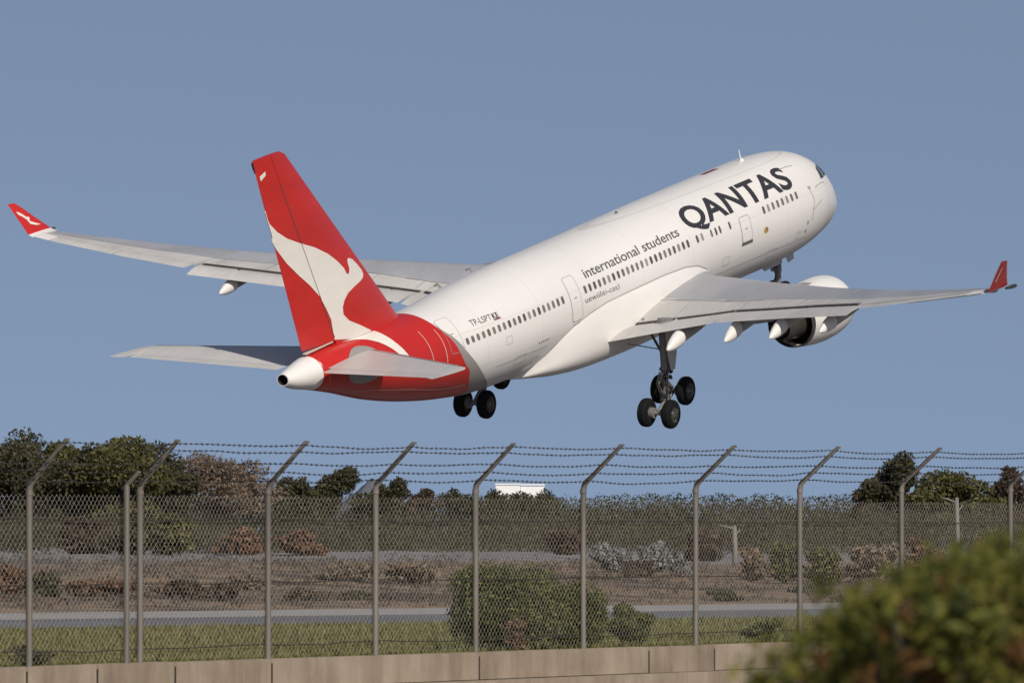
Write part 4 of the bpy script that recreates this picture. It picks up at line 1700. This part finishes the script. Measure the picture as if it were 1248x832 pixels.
    for y, z, xl, xt, th in ((27.2, 2.93, 35.0, 37.28, .12), (27.42, 2.97, 35.05, 37.26, .10), (27.58, 3.05, 35.1, 37.25, .08)):
        rings.append([B(xl + (xt - xl) * s, (y - q * th * .4) * mir, z + .06 * s + q * th * .8) for s, q in airfoil(10)])
    mb.loft(rings)
    smooth_angle(mb.build('winglet_root', M['white'], wing), 40)
    mb = MB()
    rings = []
    for y, z, xl, xt, th in ((27.6, 3.06, 35.11, 37.25, .08), (27.9, 3.6, 35.75, 37.36, .065), (28.3, 4.3, 36.5, 37.51, .045), (28.5, 4.62, 36.86, 37.57, .03), (28.54, 4.68, 37.0, 37.55, .012)):
        rings.append([B(xl + (xt - xl) * s, (y - q * th) * mir, z + .05 * s + q * th * .45) for s, q in airfoil(10)])
    mb.loft(rings)
    wl_ = smooth_angle(mb.build('winglet', M['red'], wing), 40)

    # small white emblem on the inner and outer faces
    def wl_map(u, v, sg):
        y = lerp([3.06, 3.6, 4.3, 4.68], [27.6, 27.9, 28.3, 28.54], v)
        xl = lerp([3.06, 3.6, 4.3, 4.68], [35.11, 35.75, 36.5, 37.0], v)
        th = lerp([3.06, 3.6, 4.3, 4.68], [.08, .065, .045, .012], v)
        s = min(max((u - xl) / (37.4 - xl), 0), 1)
        q = 5 * (.2969 * math.sqrt(s) - .126 * s - .3516 * s * s + .2843 * s**3 - .1036 * s**4)
        return B(u, (y - sg * (q * th + .02)) * mir, v + .05 * s + sg * (q * th * .45 + .01))
    em = [(37.28, 4.25), (37.05, 4.16), (36.85, 4.02), (36.68, 3.86), (36.56, 3.88), (36.46, 3.77), (36.60, 3.74), (36.58, 3.64), (36.25, 3.50), (35.85, 3.36), (36.25, 3.38), (36.68, 3.52), (36.78, 3.76), (37.0, 3.94), (37.22, 4.08)]
    for sg in (1, -1):
        decal('winglet_emblem', [em if sg == 1 else [(36.98, 3.55), (37.08, 3.55), (37.13, 4.3), (37.06, 4.3)]], lambda u, v, sg=sg: wl_map(u, v, sg), M['emblem'], wl_, .3)
    mb = MB()
    mb.tube([B(35.5, 27.70 * mir, 2.96), B(35.0, 27.74 * mir, 2.93), B(34.6, 27.76 * mir, 2.91), B(34.45, 27.77 * mir, 2.9)], [.06, .10, .09, .03], 10)
    mb.build('tip_lamp', M['gear_dark'], wl_)

    # flap track fairings: body coloured dark for the flap's shade, pale drooped cone behind
    for xt, y, zt, sc in ((32.3, 7.1, -2.0, 1.0), (32.5, 10.5, -1.32, .97), (34.0, 13.86, -.64, .95), (35.3, 17.35, .16, .88)):
        yz = y
        top = w_te_z(yz)
        mb = MB()
        tip = B(xt, y * mir, zt)
        ax = [(0, .03), (.12, .13), (.45, .27), (.9, .38), (1.35, .42)]
        # aft cone droops: its axis falls towards the tip
        up = B(xt - 1.45, y * mir, top - .42)
        rings = []
        for d, r in ax:
            t = d / 1.45
            c = tip + (up - tip) * t
            rings.append([c + Vector((0, math.cos(a) * r * sc * .82, math.sin(a) * r * sc)) for a in [2 * math.pi * k / 20 for k in range(20)]])
        mb.loft(rings)
        smooth_angle(mb.build('flap_fairing', M['white'], wing), 50)
        mb = MB()
        rings = []
        for d, r, dzz in ((1.40, .37, .0), (2.2, .37, .18), (3.2, .33, .34), (4.2, .22, .46), (5.0, .05, .6)):
            c = B(xt - d, y * mir, top - .42 + dzz * (.6 if y < 9 else .45))
            rings.append([c + Vector((0, math.cos(a) * r * sc * .8, math.sin(a) * r * sc)) for a in [2 * math.pi * k / 20 for k in range(20)]])
        mb.loft(rings)
        smooth_angle(mb.build('flap_track', M['under'], wing), 50)

# ---- engines
for mir in (1, -1):
    ye = 9.4
    x_in, x_out = 18.85, 23.1
    zi, zo = (-2.22, -2.35) if mir == 1 else (-2.62, -2.70)
    eng = MB()
    ax0 = B(x_in, ye * mir, zi)
    ax1 = B(x_out, ye * mir, zo)
    d = (ax1 - ax0).normalized()
    # outer cowl, lip and inlet duct as one skin
    prof = [(1.3, 1.12), (.6, 1.16), (.15, 1.22), (.02, 1.30), (0, 1.36), (.04, 1.42), (.2, 1.49), (.6, 1.57), (1.2, 1.62), (2.0, 1.63), (2.9, 1.56), (3.6, 1.46), (4.28, 1.33), (4.30, 1.30), (4.2, 1.27), (3.4, 1.26)]
    eng.lathe(prof, ax0, d, 56)
    cowl = smooth_angle(eng.build('engine', M['white'], plane), 40)
    mb = MB()
    mb.lathe([(4.25, 1.275), (3.3, 1.255), (3.3, .2)], ax0, d, 48)
    mb.lathe([(1.3, 1.14), (1.3, .01)], ax0, d, 48)
    mb.build('fan_duct', M['core'], cowl, smooth=False)
    mb = MB()
    mb.lathe([(2.8, .88), (3.6, .90), (4.4, .85), (5.2, .74), (5.7, .64), (5.72, .60), (5.5, .58)], ax0, d, 40)
    mb.build('core_cowl', M['core_cowl'], cowl, smooth=True)
    mb = MB()
    mb.lathe([(5.3, .57), (5.72, .46), (6.2, .30), (6.6, .10), (6.65, .01)], ax0, d, 32)
    mb.lathe([(5.55, .60), (5.3, .1)], ax0, d, 32)
    mb.build('exhaust_cone', M['core'], cowl, smooth=True)
    mb = MB()
    # thick dark ring of the fan nozzle
    mb.lathe([(4.24, 1.345), (4.52, 1.30), (4.53, 1.27), (4.2, 1.25)], ax0, d, 56)
    mb.build('nozzle_ring', M['gear_dark'], cowl, smooth=True)
    # pylon
    mb = MB()
    rings = []
    for x, z0, z1, w in ((19.9, -.76, -1.0, .04), (20.8, -.72, -1.3, .20), (22.2, -.62, -1.5, .28), (24.2, -.45, -1.7, .32), (25.8, -.6, -1.75, .30), (27.4, -.9, -1.55, .2), (28.6, -1.0, -1.3, .04)):
        rings.append([B(x, (ye + w) * mir, z0), B(x, (ye + w) * mir, z1), B(x, (ye - w) * mir, z1), B(x, (ye - w) * mir, z0)])
    mb.loft(rings)
    mb.build('pylon', M['grey'], cowl)
    # strake
    mb = MB()
    mb.add([B(19.9, (ye - 1.30) * mir, zi + .95), B(21.3, (ye - 1.34) * mir, zi + .9), B(21.2, (ye - 1.72) * mir, zi + 1.25)], [(0, 1, 2)])
    mb.add([B(19.9, (ye - 1.30) * mir, zi + .93), B(21.3, (ye - 1.34) * mir, zi + .88), B(21.2, (ye - 1.72) * mir, zi + 1.24)], [(0, 2, 1)])
    mb.build('strake', M['white'], cowl)


# ---- wheels and gear
def wheel(c, r, w, parent):
    mb = MB()
    c = Vector(c)
    a = c + Vector((0, -w / 2, 0))
    tread = [(0, r * .56), (0, r * .60), (w * .02, r * .72), (w * .06, r * .86), (w * .16, r * .95), (w * .28, r * .985)]
    for k in range(4):
        p = w * (.34 + .09 * k)
        tread += [(p - .028, r), (p - .008, r), (p, r * .985), (p + .008, r)]
    tread += [(w * .72, r * .985), (w * .84, r * .95), (w * .94, r * .86), (w * .98, r * .72), (w, r * .60), (w, r * .56)]
    mb.lathe(tread, a, (0, 1, 0), 44, 0)
    for sg in (-1, 1):
        o_ = c + Vector((0, sg * w / 2, 0))
        mb.lathe([(-.01, r * .585), (.0, r * .56), (-.05, r * .53), (-.09, r * .46), (-.10, r * .30), (-.06, r * .26), (-.03, r * .18), (-.02, .01)], o_, (0, sg, 0), 32, 1)
        for k in range(9):
            t = 2 * math.pi * k / 9
            cc = o_ + Vector((math.cos(t) * r * .38, -sg * .085, math.sin(t) * r * .38))
            mb.lathe([(0, .055), (.03, .05), (.031, .001)], cc, (0, sg, 0), 8, 2)
    o = mb.build('wheel', [M['tyre'], M['rim'], M['gear_dark']], parent)
    return smooth_angle(o, 35)


for mir in (1, -1):
    ys = 5.3
    rear = Vector(B(30.25, ys * mir, -5.82)) if mir == 1 else Vector(B(30.55, ys * mir, -5.92))
    front = Vector(B(28.66, ys * mir, -4.95)) if mir == 1 else Vector(B(28.95, ys * mir, -4.72))
    pivot = (rear + front) / 2
    mb = MB()
    top = B(29.0, (ys - .05) * mir, -1.15)
    mid_ = top + (pivot - top) * .62
    mb.tube([top, top + (mid_ - top) * .5, mid_], [.40, .31, .24], 18)
    mb.tube([mid_, mid_ + Vector((0, 0, -.02))], [.29, .29], 18)
    mb.tube([mid_, pivot + Vector((0, 0, .18))], [.15, .15], 16, 0)
    # drag and side stays
    mb.tube([top + (mid_ - top) * .8, B(28.0, (ys - 1.9) * mir, -1.5)], [.07, .07], 8)
    mb.tube([top + (mid_ - top) * .75, B(27.2, ys * mir, -1.6)], [.08, .08], 8)
    mb.tube([top + (mid_ - top) * .62, B(30.1, (ys - 1.7) * mir, -2.35)], [.03, .03], 6)
    # torque links
    k0 = mid_ + Vector((-.25, 0, -.1))
    mb.tube([k0, k0 + Vector((-.42, .06, -.45)), pivot + Vector((-.15, 0, .22))], [.08, .06, .08], 8)
    mb.tube([k0 + Vector((0, .2, .0)), k0 + Vector((-.42, .16, -.45)), pivot + Vector((-.15, .15, .22))], [.06, .05, .06], 8)
    # bogie beam, axles
    mb.tube([front, rear], [.15, .15], 14)
    for c in (front, rear):
        mb.tube([c + Vector((0, -.55, 0)), c + Vector((0, .55, 0))], [.10, .10], 12)
        for sg in (-1, 1):
            mb.tube([c + Vector((0, sg * .22, 0)), c + Vector((0, sg * .48, 0))], [.27, .27], 18)
    mb.tube([pivot + Vector((0, -.2, .1)), pivot + Vector((0, .2, .1))], [.2, .2], 14)
    g = mb.build('main_landing_gear', M['gear'], plane)
    smooth_angle(g, 40)
    # hydraulic clutter on the strut
    mb = MB()
    r_ = random.Random(9)
    for k in range(26):
        t = r_.uniform(.60, 1.0)
        c = top + (pivot - top) * t + Vector((r_.uniform(-.28, .28), r_.uniform(-.32, .32), 0))
        mb.box(c, (r_.uniform(.08, .22), r_.uniform(.08, .2), r_.uniform(.08, .26)), rot=Matrix.Rotation(r_.uniform(0, 3), 3, 'X') @ Matrix.Rotation(r_.uniform(0, 3), 3, 'Z'))
    for k in range(10):
        a = top + (pivot - top) * r_.uniform(.45, .7) + Vector((r_.uniform(-.3, .3), r_.uniform(-.3, .3), 0))
        b = top + (pivot - top) * r_.uniform(.85, 1.0) + Vector((r_.uniform(-.4, .4), r_.uniform(-.4, .4), 0))
        mb.tube([a, (a + b) / 2 + Vector((r_.uniform(-.15, .15), r_.uniform(-.15, .15), 0)), b], .028, 6)
    mb.build('hydraulic_lines', M['gear_dark'], g)
    # leg door on the outer side
    mb = MB()
    yo = (ys + .36) * mir
    f = [B(28.55, yo, -1.25), B(29.85, yo, -1.35), B(29.62, yo, -3.1), B(29.40, yo, -3.75), B(29.05, yo, -3.75), B(28.80, yo, -3.0)]
    off = Vector((0, -.05 * mir, 0))
    mb.add(f + [p + off for p in f], [(0, 1, 2, 3, 4, 5), (11, 10, 9, 8, 7, 6)] + [(k, (k + 1) % 6, (k + 1) % 6 + 6, k + 6) for k in range(6)])
    mb.build('gear_door', M['wing_pale'], g)
    for c in (front, rear):
        for sg in (-1, 1):
            wheel(c + Vector((0, sg * (.74 if c is front else .69), 0)), .735, .52, g)

# nose gear
mb = MB()
t = B(6.9, 0, -2.3)
b = B(6.75, 0, -4.6)
mb.tube([t, t + (b - t) * .55], [.24, .22], 14)
mb.tube([t + (b - t) * .5, b], [.17, .17], 12)
mb.tube([t + (b - t) * .4, B(5.6, 0, -2.45)], [.07, .07], 8)
mb.tube([b + Vector((0, -.45, 0)), b + Vector((0, .45, 0))], [.09, .09], 10)
mb.tube([t + (b - t) * .5 + Vector((-.15, 0, 0)), t + (b - t) * .72 + Vector((-.45, 0, 0)), b + Vector((-.1, 0, .2))], [.06, .05, .06], 8)
mb.box(t + (b - t) * .45 + Vector((-.2, 0, 0)), (.22, .5, .3))
ng = mb.build('nose_landing_gear', M['gear'], plane)
smooth_angle(ng, 40)
mb = MB()
mb.box(t + (b - t) * .33 + Vector((-.1, .1, 0)), (.4, .4, .5))
mb.box(t + (b - t) * .15 + Vector((-.2, -.1, 0)), (.3, .5, .5))
mb.build('hydraulic_lines', M['gear_dark'], ng)
for sg in (-1, 1):
    wheel(b + Vector((0, sg * .36, 0)), .53, .38, ng)
for sg in (1, -1):
    mb = MB()
    f = [B(6.0, .55 * sg, -2.45), B(7.0, .62 * sg, -2.55), B(6.9, .74 * sg, -3.0), B(6.2, .70 * sg, -2.92)]
    off = Vector((0, .04 * sg, 0))
    mb.add(f + [p + off for p in f], [(0, 1, 2, 3), (7, 6, 5, 4)] + [(k, (k + 1) % 4, (k + 1) % 4 + 4, k + 4) for k in range(4)])
    mb.build('gear_door', M['wing_pale'], ng)
    # open rear bay door
    mb = MB()
    f = [B(7.1, .42 * sg, -2.62), B(9.6, .5 * sg, -2.74), B(9.4, .62 * sg, -2.98), B(7.3, .56 * sg, -2.95)]
    mb.add(f + [p + off for p in f], [(0, 1, 2, 3), (7, 6, 5, 4)] + [(k, (k + 1) % 4, (k + 1) % 4 + 4, k + 4) for k in range(4)])
    mb.build('gear_door', M['wing_pale'], ng)
mb = MB()
mb.add([B(5.1, .45, -2.50), B(9.5, .40, -2.80), B(9.5, -.40, -2.80), B(5.1, -.45, -2.50)], [(0, 1, 2, 3)])
mb.build('gear_bay', M['core'], plane)

# ------------------------------------------------------------------ out of focus bush close to the camera
FG = -.36
root = empty('foreground_bush', (.98, 10.2, FG))
r_ = random.Random(77)
FH = 2.45
mb = MB()
lob = []


def bl(px, py, rpx, y=None):
    y = y or 10.2 + r_.uniform(-.45, .45)
    x, yy, z = at(px, y, py)
    lob.append((x - .98, y - 10.2, z - FG, rpx / FPX * y, rpx / FPX * y * 1.1, rpx / FPX * y))


for px, py, rr in [(1016, 782, 26), (1054, 756, 30), (1095, 740, 40), (1140, 742, 40), (1180, 726, 36), (1215, 716, 34), (1245, 704, 30), (1130, 716, 22), (1085, 734, 20),
                   (1175, 704, 20), (1060, 790, 50), (1120, 785, 60), (1180, 775, 60), (1240, 765, 60), (1290, 740, 60), (1012, 822, 28), (1045, 835, 50), (1110, 850, 60), (1190, 850, 60), (1260, 850, 60),
                   (968, 822, 14), (928, 826, 8), (990, 800, 14), (1300, 800, 60), (945, 800, 6), (1040, 880, 56)]:
    bl(px, py, rr)
leaf_cards(mb, lob, 3300, .018, r_, shell=.25, aspect=.38)
# thin sprigs sticking out at the top and left
for px, py, l in [(1190, 664, 12), (1222, 655, 12), (1128, 676, 12), (1060, 712, 12), (1030, 728, 12), (948, 748, 12), (900, 812, 10), (920, 780, 10), (1000, 700, 10), (1090, 690, 10), (1170, 668, 10), (1208, 672, 14), (1238, 665, 14), (1105, 690, 12), (1155, 680, 13), (935, 770, 12), (912, 800, 12), (968, 758, 12), (1012, 722, 12), (1075, 700, 12), (1246, 668, 16), (985, 742, 12)]:
    y = 10.2 + r_.uniform(-.3, .3)
    x, yy, z = at(px, y, py)
    leaf_cards(mb, [(x - .98, y - 10.2, z - FG - .03, .016, .016, .05), (x - .97, y - 10.2, z - FG - .10, .025, .025, .05)], 44, .012, r_, aspect=.35)
ol = ([895, 950, 1000, 1050, 1100, 1150, 1200, 1260], [830, 800, 752, 726, 702, 686, 672, 662])
for k in range(84):
    px = 895 + 365 * r_.random() ** .55
    py = lerp(ol[0], ol[1], px) + r_.uniform(-14, 22)
    y = 10.2 + r_.uniform(-.4, .35)
    x, yy, z = at(px, y, py)
    lean = r_.uniform(-.02, .03)
    for q in range(4):
        leaf_cards(mb, [(x - .98 - lean * q * .5, y - 10.2, z - FG - .022 * q, .007 + .003 * q, .01, .016)], 7, .0125, r_, aspect=.32)
# lower, thinner growth down to the ground
low = [(r_.uniform(-.45, .6), r_.uniform(-.4, .4), r_.uniform(.3, 1.9), .22, .22, .22) for _ in range(26)]
leaf_cards(mb, low, 2200, .02, r_, shell=.3, aspect=.42)
mb.build('foliage', F_front, root)
mb = MB()
lob2, lob = lob, []
for px, py, rr in [(1075, 770, 15), (1112, 803, 18), (1182, 758, 15), (1050, 826, 17), (1236, 792, 18), (1002, 800, 12), (1152, 716, 12), (1100, 742, 12), (1214, 735, 14), (1140, 830, 18), (1200, 820, 16), (975, 822, 10)]:
    bl(px, py, rr, 10.2 - r_.uniform(.2, .5))
leaf_cards(mb, lob, 260, .014, r_, shell=.2, aspect=.45)
lob = lob2
o = mb.build('dry_leaves', F_rustdeep, root)
o['label'] = 'rust brown dry leaf clusters'
mb = MB()
for k in range(34):
    a = r_.uniform(0, 6.28)
    l = lob[k % len(lob)]
    mb.tube([(r_.uniform(-.08, .08), r_.uniform(-.08, .08), 0), (l[0] * .5 + r_.uniform(-.05, .05), l[1] * .5, l[2] * .6), (l[0], l[1], l[2])], [.012, .008, .003], 5)
mb.build('stem', M['bark'], root)
tag(root, 'large out of focus green and rust brown bush in the lower right corner', 'shrub')
